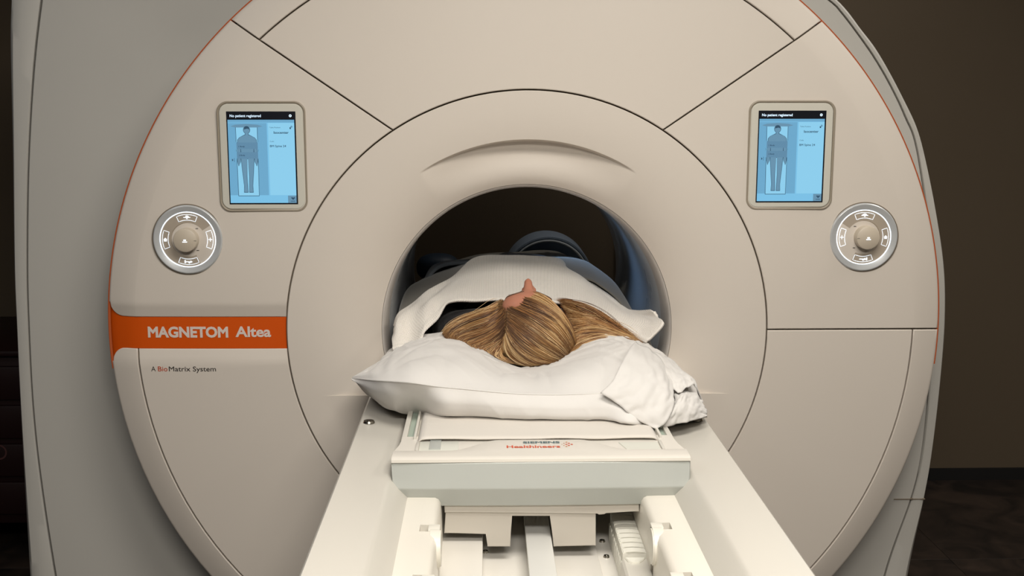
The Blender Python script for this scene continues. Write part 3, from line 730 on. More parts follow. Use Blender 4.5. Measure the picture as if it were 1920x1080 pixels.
bot_me = loft([R_c, [(a[0] * .5 + b[0] * .5, a[1] * .5 + b[1] * .5 - .016, a[2] * .5 + b[2] * .5) for a, b in zip(R_c, R_b)], R_b, und, [(p[0], -.02, p[2]) for p in und]], 200, 60, lambda u, v, p: -.6 * wrk(u, v * .8, p + Vector((3, 0, 0))))
mk('pillow_underside', bot_me, pil, [LINEN], sharp=80)
def tube_along(pts, rad, n=6):
    vs = []; fs = []
    for i, p in enumerate(pts):
        t = (pts[min(i + 1, len(pts) - 1)] - pts[max(i - 1, 0)]).normalized(); a = t.cross(Vector((0, 0, 1))); a = a.normalized() if a.length > 1e-4 else Vector((1, 0, 0)); b = t.cross(a)
        for k in range(n): vs.append(p + (a * cos(2 * pi * k / n) + b * sin(2 * pi * k / n)) * rad)
    for i in range(len(pts) - 1):
        for k in range(n): fs.append((i * n + k, i * n + (k + 1) % n, (i + 1) * n + (k + 1) % n, (i + 1) * n + k))
    return mesh(vs, fs)
seam = catmull([Vector(p) for p in R_c[:11]], 120)
mk('piping_seam', tube_along(seam, .0017), pil, [LINEN])
def flap(rows, nu=36, nv=30, amp=.003, seed=0):
    me = loft([rw([(q[0], q[1], q[2] - .055) for q in r], 0) for r in rows], nu, nv, lambda u, v, p: amp * (noise.noise(Vector((u * 5 + seed, v * 3, seed))) + .6 * noise.noise(Vector((u * 11, v * 9, seed)))))
    o = mk('pillowcase_cuff', me, pil, [LINEN], sharp=80); solid(o, .0022, 0); return o
flap([[(1126, 737, -.382), (1158, 757, -.395), (1188, 783, -.405), (1230, 805, -.415)],
      [(1150, 712, -.365), (1184, 735, -.385), (1214, 762, -.40), (1248, 792, -.405)],
      [(1166, 680, -.32), (1206, 704, -.35), (1240, 735, -.375), (1264, 762, -.385)],
      [(1180, 655, -.24), (1216, 678, -.29), (1246, 710, -.33), (1262, 742, -.35)],
      [(1192, 640, -.12), (1225, 660, -.18), (1248, 690, -.25), (1262, 722, -.29)]], amp=.006, seed=3)
flap([[(1238, 803, -.385), (1270, 795, -.38), (1300, 788, -.365), (1326, 780, -.34)],
      [(1252, 778, -.385), (1278, 764, -.375), (1302, 764, -.36), (1325, 772, -.33)],
      [(1266, 752, -.35), (1285, 742, -.345), (1304, 748, -.33), (1318, 758, -.31)],
      [(1262, 738, -.30), (1284, 734, -.30), (1302, 738, -.29), (1314, 750, -.28)]], amp=.005, seed=11)
flap([[(1271, 737, -.325), (1288, 728, -.32), (1304, 722, -.30), (1314, 750, -.28)],
      [(1258, 722, -.31), (1278, 710, -.29), (1294, 706, -.27), (1306, 722, -.25)],
      [(1240, 694, -.26), (1258, 690, -.23), (1278, 694, -.2), (1298, 714, -.19)],
      [(1212, 662, -.18), (1232, 662, -.14), (1256, 674, -.12), (1286, 702, -.12)]], amp=.005, seed=17)

# ------------------------------------------------------------------ the patient
SKIN = mat('skin', (184, 124, 100), .5, bump=.15, bscale=400, var=.06, vscale=30)
MATS['skin'].node_tree.nodes['Principled BSDF'].inputs['Subsurface Weight'].default_value = .12
MATS['skin'].node_tree.nodes['Principled BSDF'].inputs['Subsurface Scale'].default_value = .01
person = root('person', 'blonde person lying face up with head on the white pillow, body under blankets', 'person', (0, .3, -.08))
H0 = Vector((.002, -.050, .020))
class Acc:
    def __init__(s): s.v = []; s.f = []
_us = {}
def usph(seg):
    if seg not in _us:
        b = bmesh.new(); bmesh.ops.create_uvsphere(b, u_segments=seg, v_segments=seg // 2 + 2, radius=1)
        b.verts.index_update(); _us[seg] = ([tuple(v.co) for v in b.verts], [tuple(v.index for v in f.verts) for f in b.faces]); b.free()
    return _us[seg]
def blob(ac, c, r, seg=20):
    v, f = usph(seg); b = len(ac.v)
    ac.v += [(c[0] + q[0] * r[0], c[1] + q[1] * r[1], c[2] + q[2] * r[2]) for q in v]; ac.f += [tuple(b + i for i in q) for q in f]
def limb(bm, pts, step=.25):
    for (a, ra), (b, rb2) in zip(pts, pts[1:]):
        a, b = Vector(a), Vector(b); n = max(2, int((b - a).length / (min(ra, rb2) * step)))
        for i in range(n + 1):
            t = i / n; r = ra + (rb2 - ra) * t; c = a.lerp(b, t); blob(bm, c, (r, r, r), 14)
def voxel(bm, size, sm_it=4, fac=.5):
    me = mesh(bm.v, bm.f); o = bpy.data.objects.new('v', me); C.objects.link(o)
    m = o.modifiers.new('r', 'REMESH'); m.mode = 'VOXEL'; m.voxel_size = size; m.use_smooth_shade = True
    s = o.modifiers.new('s', 'SMOOTH'); s.iterations = sm_it; s.factor = fac
    bpy.context.view_layer.update()
    out = bpy.data.meshes.new_from_object(o.evaluated_get(bpy.context.evaluated_depsgraph_get())); bpy.data.objects.remove(o); return out
def hl(x, y, z): return (H0.x + x, H0.y + y, H0.z + z)
bm = Acc()
blob(bm, hl(0, -.008, .000), (.073, .094, .0835), 32)                    # skull
blob(bm, hl(-.004, -.010, .056), (.061, .046, .036), 28)                  # forehead
blob(bm, hl(0, .030, .022), (.060, .070, .058), 28)                      # face mass
blob(bm, hl(0, .072, .036), (.040, .036, .040), 20)                      # jaw
blob(bm, hl(0, .096, .052), (.020, .014, .020), 14)                      # chin
for s in (-1, 1):
    blob(bm, hl(s * .036, .030, .052), (.022, .026, .020), 14)           # cheekbones
    blob(bm, hl(s * .030, -.014, .066), (.022, .008, .012), 14)          # brow ridge
    blob(bm, hl(s * .030, .004, .066), (.014, .009, .011), 14)           # closed eyelids
    blob(bm, hl(s * .011, .045, .086), (.0080, .008, .008), 12)         # nostril wings
    blob(bm, hl(s * .074, .018, .002), (.007, .028, .016), 14)           # ears
    blob(bm, hl(s * .078, .010, -.004), (.005, .022, .018), 14)
limb(bm, [(hl(-.002, -.016, .072), .019), (hl(-.002, .004, .082), .0155), (hl(-.002, .022, .095), .0120), (hl(-.002, .038, .1055), .0098)], .3)   # nose
blob(bm, hl(0, .046, .096), (.010, .008, .010), 12)
blob(bm, hl(0, .064, .079), (.021, .0055, .006), 14); blob(bm, hl(0, .072, .077), (.018, .0060, .0065), 14)   # lips
nk = hl(0, .06, -.01)
limb(bm, [(nk, .050), ((0, .09, -.015), .048), ((0, .13, -.022), .050)], .3)
for s in (-1, 1):
    limb(bm, [((s * .03, .12, -.02), .046), ((s * .10, .13, -.022), .048), ((s * .155, .145, -.028), .046)], .35)
    limb(bm, [((s * .165, .15, -.03), .045), ((s * .195, .29, -.037), .040), ((s * .205, .41, -.042), .034)], .35)
    limb(bm, [((s * .205, .41, -.042), .033), ((s * .20, .52, -.045), .029), ((s * .175, .645, -.05), .021)], .35)
    # hand: palm with four fingers and a thumb, slightly curled
    blob(bm, (s * .168, .685, -0.053), (.036, .045, .014), 16)
    for k, (dx, L) in enumerate(((-.026, .070), (-.009, .080), (.008, .075), (.024, .058))):
        x0 = s * .168 + dx; limb(bm, [((x0, .715, -0.051), .0085), ((x0, .715 + L * .5, -0.053), .008), ((x0, .715 + L * .85, -0.067), .0068)], .4)
    limb(bm, [((s * .168 - s * .03, .665, -0.047), .010), ((s * .168 - s * .052, .70, -0.047), .009), ((s * .168 - s * .055, .725, -0.053), .0075)], .4)
for i in range(16):                                                       # trunk
    t = i / 15; y = .13 + t * .50
    wx = interp(t, [(0, .13), (.25, .155), (.55, .135), (.8, .155), (1, .165)]); wz = interp(t, [(0, .048), (.12, .052), (.3, .068), (.5, .083), (.85, .085), (1, .083)])
    blob(bm, (0, y, -.080 + wz + .006), (wx, .07, wz), 24)
for s in (-1, 1):
    ox = .055
    limb(bm, [((s * .085, .66, .005), .080), ((ox * .3 + s * .085, .85, .0), .068), ((ox * .6 + s * .075, 1.04, -.010), .052)], .3)
    limb(bm, [((ox * .6 + s * .075, 1.04, -.012), .050), ((ox * .8 + s * .066, 1.16, -.022), .050), ((ox + s * .058, 1.37, -.042), .032)], .3)
    limb(bm, [((ox + s * .045, 1.40, -.052), .028), ((ox + s * .045, 1.45, -.048), .026), ((ox + s * .045, 1.51, -.055), .018)], .3)
from mathutils.bvhtree import BVHTree
bme = voxel(bm, .0042, 5)
bvh = BVHTree.FromPolygons([v.co.copy() for v in bme.vertices], [tuple(p.vertices) for p in bme.polygons])
def on_skin(p, lift=.0005):
    h = bvh.ray_cast(Vector((p[0], p[1], .3)), Vector((0, 0, -1)))
    return h[0] + h[1] * lift if h[0] is not None else Vector(p)
body = mk('body', bme, person, [SKIN], sharp=180)
def dup_trim(bm_fn, size, name, m):
    b = Acc(); bm_fn(b); return mk(name, voxel(b, size, 4), person, [m], sharp=180)
def shirt(b):
    for i in range(14):
        t = i / 13; y = .135 + t * .42
        wx = interp(t, [(0, .14), (.25, .165), (.55, .15), (1, .17)]); wz = interp(t, [(0, .053), (.14, .057), (.35, .073), (.6, .088), (1, .089)])
        blob(b, (0, y, -.080 + wz + .006), (wx, .062, wz), 24)
    for s in (-1, 1):
        limb(b, [((s * .055, .118, -.012), .052), ((s * .11, .125, -.016), .056), ((s * .160, .14, -.022), .055)], .3)
        limb(b, [((s * .168, .15, -.026), .055), ((s * .198, .29, -.034), .046), ((s * .205, .37, -.040), .042)], .3)
dup_trim(shirt, .007, 'shirt', mat('black_jersey', (34, 31, 33), .9, bump=.3, bscale=120, sheen=.2))
def trousers(b):
    blob(b, (0, .64, .015), (.178, .085, .094), 24)
    for s in (-1, 1):
        limb(b, [((s * .085, .68, .005), .086), ((.0165 + s * .085, .85, .0), .075), ((.033 + s * .075, 1.04, -.008), .060), ((.044 + s * .066, 1.16, -.014), .059), ((.055 + s * .058, 1.34, -.030), .047)], .3)
dup_trim(trousers, .009, 'trousers', mat('dark_trousers', (44, 46, 54), .9, sheen=.2))
# brows and lash lines
for s in (-1, 1):
    pts = [Vector(hl(s * x, y, z)) for x, y, z in ((.014, -.010, .080), (.026, -.016, .080), (.040, -.015, .073), (.050, -.008, .064))]
    mk('eyebrow', tube_along([on_skin(q) for q in catmull(pts, 14)], .0018), person, [mat('brow_hair', (104, 76, 58), .8)])
    pts = [Vector(hl(s * x, y, z)) for x, y, z in ((.018, .0085, .074), (.026, .012, .0765), (.036, .012, .075), (.044, .008, .069))]
    mk('eyelashes', tube_along([on_skin(q) for q in catmull(pts, 12)], .0011), person, [mat('lashes', (60, 44, 38), .8)])
lip_rows = []
for yo, wd in ((.0605, .010), (.0640, .021), (.0680, .0235), (.0720, .019), (.0765, .009)):
    lip_rows.append([on_skin(hl(wd * t, yo + (.0015 if t == 0 and yo < .062 else 0), 0), .0008) for t in (-1, -.5, 0, .5, 1)])
lm = loft(lip_rows, 16, 8); mk('lips', lm, person, [mat('lip_skin', (180, 104, 94), .45)])

# ------------------------------------------------------------------ hair
EC = Vector((.0135, -.050, .0175)); ER = Vector((.0915, .110, .0885))
def on_head(px, py, lift=0, Ydef=-.05):
    d = ray(px, py); R_ = ER * (1 + lift); o = CAM - EC
    a = sum((d[i] / R_[i]) ** 2 for i in range(3)); b = 2 * sum(o[i] * d[i] / R_[i] ** 2 for i in range(3)); c = sum((o[i] / R_[i]) ** 2 for i in range(3)) - 1
    D = b * b - 4 * a * c
    if D >= 0: return CAM + d * ((-b - sqrt(D)) / (2 * a))
    t = -b / (2 * a); p = CAM + d * t; return p
HB = []
for i, (col, r_) in enumerate((((204, 168, 118), .40), ((176, 134, 86), .42), ((142, 102, 64), .45), ((104, 74, 52), .5), ((224, 194, 148), .38), ((160, 112, 68), .45))):
    m = mat('hair_%s' % ('honey', 'gold', 'brown', 'root_brown', 'pale', 'copper')[i], col, r_)
    HB.append(m)
UNDER = mat('hair_under', (112, 80, 54), .6, bump=.5, bscale=90)
cap_v = []; cap_f = []
bm = bmesh.new(); bmesh.ops.create_uvsphere(bm, u_segments=160, v_segments=120, radius=1)
for v in bm.verts: v.co = Vector((EC.x + v.co.x * ER.x * .985, EC.y + v.co.y * ER.y * .985, EC.z + v.co.z * ER.z * .985))
nrm = Vector((0, .62, .785)); p0 = Vector((0, -.108, .070))
bmesh.ops.delete(bm, geom=[v for v in bm.verts if (v.co - p0).dot(nrm) > 0], context='VERTS')
hair_root = part('hair', person, tuple(EC))
mk('scalp_hair', bm_me(bm), hair_root, [UNDER])
cu = bpy.data.curves.new('hair', 'CURVE'); cu.dimensions = '3D'; cu.bevel_depth = 1.0; cu.bevel_resolution = 0; cu.resolution_u = 1
for m in HB: cu.materials.append(m)
rnd = random.Random(5)
def strands(guides, n, lift=(0, .03), wts=(5, 5, 3, 1.5, 2, 1), jit=.0016, rad=.00075, segs=16, clump=9, smax=1.0):
    G = [catmull([Vector(p) for p in g], segs) for g in guides]; m = len(G) - 1
    # wisps: strands of one lock share a colour tendency and offset
    locks = [(rnd.random(), rnd.choices(range(6), wts)[0], Vector((rnd.gauss(0, 1), rnd.gauss(0, 1), rnd.gauss(0, 1))) * jit * .8) for _ in range(max(4, n // clump))]
    for _ in range(n):
        t0, ci, off = rnd.choice(locks)
        t = min(.9999, max(0, t0 + rnd.gauss(0, .022))) * m; k = min(int(t), m - 1); f = t - k
        if rnd.random() < .3: ci = rnd.choices(range(6), wts)[0]
        li = rnd.uniform(*lift); ph = rnd.random() * 10; a = Vector((rnd.gauss(0, 1), rnd.gauss(0, 1), rnd.gauss(0, 1))) * jit * .6
        s0 = rnd.uniform(0, .08); s1 = rnd.uniform(.86, 1) if smax == 1 else s0 + rnd.uniform(.12, smax)
        sp = cu.splines.new('POLY'); sp.points.add(segs - 0)
        for i in range(segs + 1):
            s = s0 + (s1 - s0) * i / segs; q = s * segs; qi = min(int(q), segs - 1); qf = q - qi
            A_ = G[k][qi].lerp(G[k][qi + 1], qf); B_ = G[k + 1][qi].lerp(G[k + 1][qi + 1], qf); p = A_.lerp(B_, f)
            sv = sin(pi * min(1, s * 1.0)) 
            p = p + off * sv + a * sin(s * 5 + ph)
            c = p - EC; nn = Vector((c.x / ER.x ** 2, c.y / ER.y ** 2, c.z / ER.z ** 2)).normalized()
            p = p + nn * li * .09
            sp.points[i].co = (p.x, p.y, p.z + 0, 1); sp.points[i].radius = rad * min(1, .25 + (i / segs) * 6) * (1.0 if i < segs * .75 else 1 - (i / segs - .75) * 3.4) * rnd.uniform(.85, 1.15)
        sp.material_index = ci
def OH(lst, lift=0): return [on_head(p[0], p[1], lift) if len(p) == 2 else atY(*p) for p in lst]
# right sweep of the crown from the parting
gR = [OH(g, .01) for g in (
    [(980, 549), (1011, 555), (1040, 576), (1063, 606), (1077, 641), (1073, 661)],
    [(955, 557), (998, 567), (1038, 592), (1062, 620), (1074, 649), (1071, 664)],
    [(950, 566), (994, 582), (1036, 602), (1060, 630), (1071, 654), (1069, 666)],
    [(953, 576), (992, 594), (1028, 619), (1052, 642), (1066, 660), (1067, 669)],
    [(952, 592), (984, 613), (1018, 638), (1044, 656), (1060, 668), (1064, 671)],
    [(952, 608), (976, 632), (1006, 654), (1034, 668), (1052, 673), (1061, 673)],
    [(952, 622), (966, 647), (992, 668), (1020, 676), (1042, 676), (1056, 674)])]
strands(gR, 2600, lift=(-.02, .06), rad=.0006, clump=14)
gB = [OH(g, .01) for g in (
    [(953, 612), (968, 640), (992, 664), (1018, 676), (1044, 676)],
    [(951, 624), (957, 648), (974, 668), (998, 680), (1024, 679)],
    [(949, 630), (951, 654), (960, 670), (978, 680), (1000, 683)],
    [(947, 632), (945, 652), (946, 664), (955, 672), (970, 680)])]
strands(gB, 900, lift=(-.01, .07), rad=.0006, clump=14, wts=(6, 5, 2, 1, 3, .5))
gL = [OH(g, .01) for g in (
    [(944, 563), (932, 571), (912, 581, -.04), (878, 592, -.03), (846, 608, -.04), (830, 626, -.06)],
    [(948, 575), (936, 583), (914, 594, -.06), (880, 604, -.05), (850, 618, -.06), (834, 632, -.08)],
    [(950, 578), (938, 590), (916, 605, -.08), (884, 617, -.07), (858, 628, -.07), (852, 640, -.09)],
    [(951, 592), (938, 606), (916, 620, -.095), (888, 630, -.09), (868, 638, -.09), (880, 650, -.10)],
    [(951, 606), (938, 620), (918, 634, -.10), (898, 643, -.10), (888, 648, -.10), (905, 660, -.11)],
    [(951, 620), (940, 634), (924, 646, -.11), (912, 653, -.11), (912, 658, -.115), (935, 669, -.12)],
    [(950, 642), (945, 655), (941, 663, -.12), (944, 671, -.125), (954, 677, -.125), (968, 681, -.125)],
    [(950, 632), (942, 646), (934, 657, -.12), (930, 664, -.12), (940, 670, -.125), (962, 676, -.125)])]
strands(gL, 2200, lift=(-.01, .05), jit=.002, rad=.0006, clump=14, wts=(3, 4, 4, 2.5, 1, 3))
gR2 = [[atY(*p) for p in g] for g in (
    [(1052, 572, -.03), (1078, 585, .01), (1106, 594, .01), (1136, 605, .0), (1166, 621, -.03), (1192, 633, -.05)],
    [(1060, 585, -.02), (1088, 594, .01), (1116, 601, .01), (1146, 612, -.02), (1172, 627, -.04), (1198, 638, -.06)],
    [(1066, 600, -.03), (1092, 600, .0), (1122, 608, -.01), (1150, 620, -.03), (1176, 631, -.05), (1203, 641, -.07)],
    [(1072, 622, -.04), (1096, 617, -.02), (1124, 618, -.03), (1152, 625, -.04), (1178, 633, -.06), (1206, 643, -.075)],
    [(1074, 642, -.06), (1094, 634, -.05), (1120, 630, -.055), (1148, 630, -.06), (1176, 636, -.07), (1200, 643, -.08)],
    [(1066, 664, -.09), (1082, 652, -.09), (1102, 641, -.09), (1130, 634, -.09), (1160, 635, -.09), (1190, 641, -.09)])]
strands(gR2, 1700, lift=(-.02, .02), jit=.0026, rad=.0006, clump=14, wts=(3, 5, 3, 1.5, 1, 4))
strands(gR[1:], 700, lift=(.02, .085), wts=(0, 0, 2, 6, 0, 1), rad=.0007, smax=.42)
strands(gL[1:], 380, lift=(.02, .075), wts=(0, 0, 2, 6, 0, 1), rad=.0007, smax=.38)
strands(gL, 260, lift=(.03, .06), wts=(0, 0, 3, 4, 0, 2), rad=.0007, jit=.002, smax=.95)
gT = [[atY(*p) for p in g] for g in (
    [(1040, 560, -.03), (1072, 564, .03), (1104, 574, .03), (1136, 592, .01), (1166, 616, -.02), (1190, 630, -.05)],
    [(1046, 566, -.03), (1076, 572, .02), (1104, 583, .02), (1134, 600, .0), (1166, 619, -.03), (1194, 634, -.05)],
    [(1052, 575, -.03), (1080, 586, .02), (1106, 594, .02), (1134, 606, .0), (1162, 621, -.03), (1196, 637, -.05)])]
strands(gT, 190, lift=(-.02, .03), jit=.004, wts=(2, 3, 4, 3, 0, 3), rad=.0005, clump=3)
# loose flyaway hairs
strands(gR2[:3], 60, lift=(.0, .12), jit=.009, wts=(2, 2, 1, 0, 3, 1), rad=.0004)
strands(gL[:3], 50, lift=(.0, .12), jit=.008, wts=(2, 2, 1, 0, 3, 1), rad=.0004)
ho = bpy.data.objects.new('hair_strands', cu); C.objects.link(ho); ho.parent = hair_root; ho.location = (-EC.x, -EC.y, -EC.z)
ho['kind'] = 'stuff'
def under(G, nm, back):
    me = loft([[p + Vector(back) for p in g] for g in G], 40, 30); o = mk(nm, me, hair_root, [UNDER], sharp=180); solid(o, .006, 0); return o
under(gL, 'hair_lock', (0, .006, -.002)); under(gR2, 'hair_lock', (0, .008, -.003)); under(gB, 'hair_lock', (0, .004, .001)); under(gR, 'hair_lock', (-.002, .004, .0))

# ------------------------------------------------------------------ blankets
def knit(name, col, sx, sy, depth):
    m = mat(name, col, .9, sheen=.3); nt = m.node_tree; b = nt.nodes['Principled BSDF']
    uv = nt.nodes.new('ShaderNodeUVMap'); sp = nt.nodes.new('ShaderNodeSeparateXYZ'); nt.links.new(uv.outputs[0], sp.inputs[0])
    def wave(out_, k):
        mu = nt.nodes.new('ShaderNodeMath'); mu.operation = 'MULTIPLY'; mu.inputs[1].default_value = k; nt.links.new(out_, mu.inputs[0])
        s_ = nt.nodes.new('ShaderNodeMath'); s_.operation = 'SINE'; nt.links.new(mu.outputs[0], s_.inputs[0]); return s_
    a = wave(sp.outputs[0], sx); c = wave(sp.outputs[1], sy)
    mu = nt.nodes.new('ShaderNodeMath'); mu.operation = 'MULTIPLY'; nt.links.new(a.outputs[0], mu.inputs[0]); nt.links.new(c.outputs[0], mu.inputs[1])
    ad = nt.nodes.new('ShaderNodeMath'); ad.operation = 'ADD'; nt.links.new(mu.outputs[0], ad.inputs[0])
    nb = nt.nodes.new('ShaderNodeTexNoise'); nb.inputs['Scale'].default_value = 60; nt.links.new(uv.outputs[0], nb.inputs['Vector'])
    nm = nt.nodes.new('ShaderNodeMath'); nm.operation = 'MULTIPLY'; nt.links.new(a.outputs[0], nm.inputs[0]); nt.links.new(nb.outputs[0], nm.inputs[1]); nt.links.new(nm.outputs[0], ad.inputs[1])
    bp = nt.nodes.new('ShaderNodeBump'); bp.inputs['Strength'].default_value = .6; bp.inputs['Distance'].default_value = depth
    nt.links.new(ad.outputs[0], bp.inputs['Height']); nt.links.new(bp.outputs[0], b.inputs['Normal'])
    n = nt.nodes.new('ShaderNodeTexNoise'); n.inputs['Scale'].default_value = 14; nt.links.new(uv.outputs[0], n.inputs['Vector'])
    th = nt.nodes.new('ShaderNodeMapRange'); th.inputs[1].default_value = -1.6; th.inputs[2].default_value = -1.0; nt.links.new(ad.outputs[0], th.inputs[0])
    mx = nt.nodes.new('ShaderNodeMix'); mx.data_type = 'RGBA'; c0 = srgb(col); mx.inputs[6].default_value = (*[v * .62 for v in c0], 1); mx.inputs[7].default_value = (*c0, 1)
    nt.links.new(th.outputs[0], mx.inputs[0]); nt.links.new(mx.outputs[2], b.inputs['Base Color'])
    return m
def add_uv(me, nu, nv, su, sv):
    ul = me.uv_layers.new(name='UVMap'); W = nu + 1
    for p in me.polygons:
        for li in p.loop_indices:
            vi = me.loops[li].vertex_index; ul.data[li].uv = ((vi % W) / nu * su, (vi // W) / nv * sv)
hem = [(736, 656, -.06), (770, 647, -.055), (795, 635, -.04), (816, 600, .0), (832, 575, .045), (852, 565, .075), (890, 564, .095), (930, 564, .11), (985, 566, .115), (1040, 567, .11), (1080, 568, .095), (1110, 576, .07), (1140, 596, .03), (1165, 616, -.005), (1188, 632, -.03), (1210, 643, -.055)]
r1_ = [(736, 634, -.02), (746, 614, .0), (768, 594, .03), (796, 575, .07), (822, 558, .11), (852, 547, .14), (890, 543, .16), (930, 542, .17), (985, 541, .175), (1040, 543, .17), (1082, 548, .155), (1114, 558, .13), (1148, 576, .09), (1180, 594, .05), (1214, 606, .0), (1243, 607, -.045)]
r2_ = [(737, 622, .03), (748, 601, .07), (768, 582, .12), (798, 562, .17), (828, 542, .22), (858, 524, .26), (892, 512, .28), (930, 508, .29), (985, 507, .29), (1040, 509, .285), (1078, 518, .27), (1112, 537, .23), (1144, 560, .18), (1174, 582, .12), (1202, 592, .06), (1232, 594, .0)]
r3_ = [(740, 612, .10), (750, 592, .15), (770, 572, .21), (800, 550, .27), (832, 529, .33), (860, 510, .37), (888, 488, .41), (935, 484, .42), (985, 484, .42), (1046, 486, .42), (1066, 502, .39), (1104, 527, .34), (1136, 550, .28), (1164, 574, .2), (1190, 584, .12), (1220, 581, .05)]
wr = [rw(r, 0) for r in (hem, r1_, r2_, r3_)]
wr.append([(p[0], p[1] + .07, p[2] - .016) for p in wr[3]]); wr.append([(p[0] * .97, p[1] + .20, p[2] - .055) for p in wr[3]])
def fold(u, v, p):
    d = .006 * noise.noise(Vector((u * 7 + v * 2.5, v * 2.2, 3))) + .003 * noise.noise(Vector((u * 16, v * 6, 8)))
    # long lengthwise folds falling over the left shoulder
    if u < .35:
        d += .013 * sm(.35, .1, u) * sin((v * 1.2 - u * 2.4) * 14) * max(0, 1 - v * 1.4) * min(1, u * 12)
    d += .006 * max(0, 1 - abs(v - .62 + .10 * sin(u * 7)) * 14) + .003 * max(0, 1 - abs(v - .40 - .10 * u) * 18) * sm(.4, .7, u)
    if v < .05: d += .003 * sin(v / .05 * pi)
    return d
KW = knit('white_knit', (238, 232, 223), 2 * pi * 130, 2 * pi * 80, .0011)
me = loft(wr, 240, 150, fold); add_uv(me, 240, 150, 1, 1)
bl = mk('white_blanket', me, None, [KW], sharp=180); solid(bl, .007, -1)
tag(bl, 'white open-knit blanket draped over the chest and shoulders of the person', 'blanket')
g0 = [(742, 645, .12), (744, 600, .25), (752, 565, .36), (768, 540, .46), (800, 524, .50), (840, 510, .52), (880, 498, .52), (930, 492, .52), (985, 491, .52), (1045, 487, .50), (1094, 490, .50), (1122, 505, .48), (1152, 529, .44), (1168, 553, .38), (1184, 580, .30), (1205, 606, .20), (1218, 640, .12)]
ga = rw(g0, 0)
gb = [(p[0] * .98, p[1] - .16, p[2] - .024) for p in ga]
gc = [(p[0] * .99, p[1] + .22, p[2] - .022) for p in ga]; gd = [(p[0] * .94, p[1] + .5, p[2] - .05) for p in ga]; ge = [(p[0] * .85, min(1.33, p[1] + .85), max(-.085, p[2] * .8 - .058)) for p in ga]
GW = mat('grey_blanket_wool', (126, 122, 114), .95, bump=.3, bscale=150, sheen=.3)
me = loft([gb, ga, gc, gd, ge], 120, 90, lambda u, v, p: .003 * noise.noise(Vector((u * 8, v * 7, 2))))
gl = mk('grey_blanket', me, None, [GW], sharp=180); solid(gl, .004, -1)
tag(gl, 'plain grey blanket showing beneath the white knit one inside the bore', 'blanket')
# folded edge of blue-grey drape at the left, further in
me = loft([rw([(792, 540, .62), (806, 512, .66), (824, 497, .70), (850, 491, .72), (880, 490, .72)], 0), rw([(790, 535, .75), (806, 503, .78), (826, 492, .80), (850, 488, .80), (880, 487, .80)], 0), [(p[0], p[1] + .14, p[2] - .05) for p in rw([(792, 535, .8), (808, 503, .8), (826, 492, .8), (850, 488, .80), (880, 487, .80)], 0)]], 30, 20)
dr = mk('drape', me, None, [mat('blue_grey_cloth', (150, 158, 166), .9, sheen=.3)], sharp=180); solid(dr, .01, -1)
tag(dr, 'folded blue-grey cloth lying over the legs at the left, deep in the bore', 'cloth')

# ------------------------------------------------------------------ things at the foot end
coil = root('leg_coil', 'arched blue-grey coil standing at the far foot end of the tabletop', 'coil', (.11, 1.45, -.1))
cc = atY(1028, 526, 1.38)
CS = mat('coil_shell', (150, 166, 186), .4, coat=.2)
k = (1.38 + 2.6015) / 2100
ro = 85 * k
def arch_part(name, prof, m): mk(name, lathe_y(prof, 80, cc.x, cc.z, radians(-8), radians(188), False), coil, [m])
arch_part('shell', [(ro * .93, 1.376), (ro * .95, 1.372), (ro * .985, 1.374), (ro, 1.385), (ro, 1.56), (ro * .7, 1.60)], CS)
arch_part('edge_rim', [(ro * .865, 1.388), (ro * .875, 1.372), (ro * .90, 1.368), (ro * .925, 1.371), (ro * .93, 1.378)], mat('coil_rim', (214, 222, 228), .4))
arch_part('inner_collar', [(ro * .87, 1.384), (ro * .80, 1.384), (ro * .56, 1.395), (ro * .53, 1.405), (ro * .53, 1.58)], mat('coil_inner', (104, 122, 146), .5))
box('coil_base', coil, (cc.x - ro, cc.x + ro, 1.40, 1.60, -.0985, cc.z - .01), CS, bev=.008)
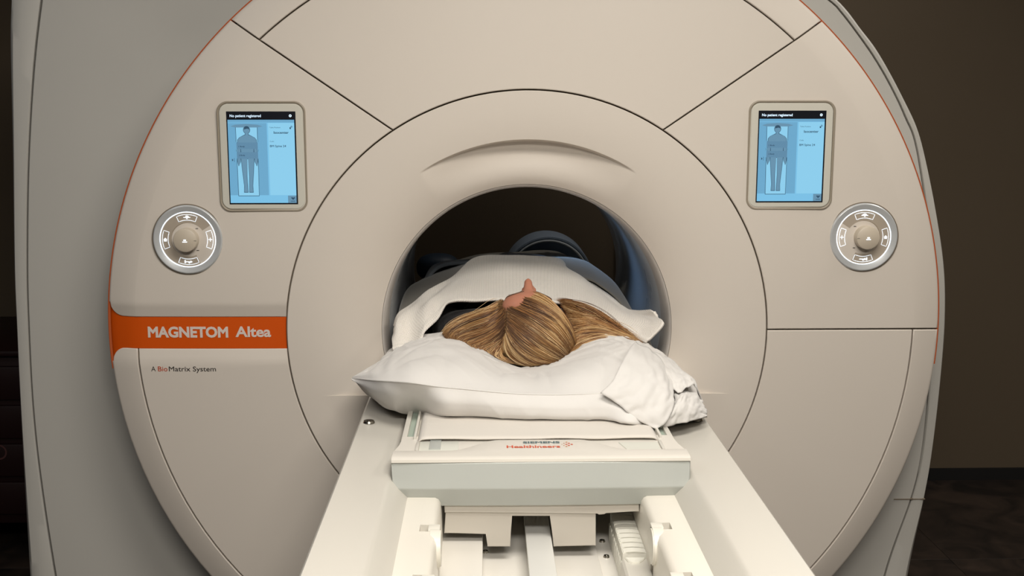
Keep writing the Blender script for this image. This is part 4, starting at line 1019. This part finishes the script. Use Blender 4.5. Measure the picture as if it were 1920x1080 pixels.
ct = atY(820, 478, 1.40); cz_ = (ct.z - .0985) / 2; rz_ = (ct.z + .0985) / 2
v_, f_ = usph(40)
def sq(t, e): return math.copysign(abs(t) ** e, t)
cush = mk('cushion', mesh([(ct.x + .078 * sq(q[0], .8), 1.44 + .07 * sq(q[1], .8), cz_ + rz_ * sq(q[2], .85)) for q in v_], f_), None, [mat('navy_vinyl', (30, 48, 66), .5)], sharp=70)
tag(cush, 'rounded dark navy cushion far back at the left inside the bore', 'cushion')

# ------------------------------------------------------------------ red cart at the left edge
cart = root('red_cart', 'dark red cart with a pale ring mark at the far left of the scanner', 'cart', (-2.2, 1.0, -A))
REDP = mat('dark_red_paint', (34, 7, 7), .5)
a = atY(2, 655, 1.3)
box('cabinet', cart, (-2.45, -1.55, 1.3, 1.9, -A + .12, a.z - .02), REDP, bev=.01)
box('cart_top', cart, (-2.48, -1.53, 1.27, 1.93, a.z - .02, a.z), REDP, bev=.006)
for k_ in range(4):
    z0 = -A + .16 + k_ * (a.z + A - .2) / 4; zh = (a.z + A - .2) / 4 - .02
    dr_ = box('drawer', cart, (-2.41, -1.59, 1.285, 1.31, z0, z0 + zh), REDP, bev=.006)
    box('handle', dr_, (-2.15, -1.85, 1.265, 1.287, z0 + zh * .7, z0 + zh * .76), mat('handle_dark', (40, 30, 30), .4), bev=.003)
q = atY(-2, 848, 1.283)
mk('ring_mark', lathe_y([(.028, 1.2835), (.022, 1.2835)], 40, q.x, q.z), cart, [mat('faded_mark', (96, 60, 58), .6)])
for x in (-2.38, -1.62):
    for y in (1.37, 1.83):
        b2 = bmesh.new(); bmesh.ops.create_cone(b2, cap_ends=True, segments=24, radius1=.055, radius2=.055, depth=.03)
        bmesh.ops.rotate(b2, verts=b2.verts[:], matrix=Matrix.Rotation(pi / 2, 3, 'Y')); bmesh.ops.translate(b2, verts=b2.verts[:], vec=(x, y, -A + .056))
        add_box(b2, x - .02, x + .02, y - .012, y + .012, -A + .06, -A + .125)
        mk('caster', bm_me(b2), cart, [BLACKP])
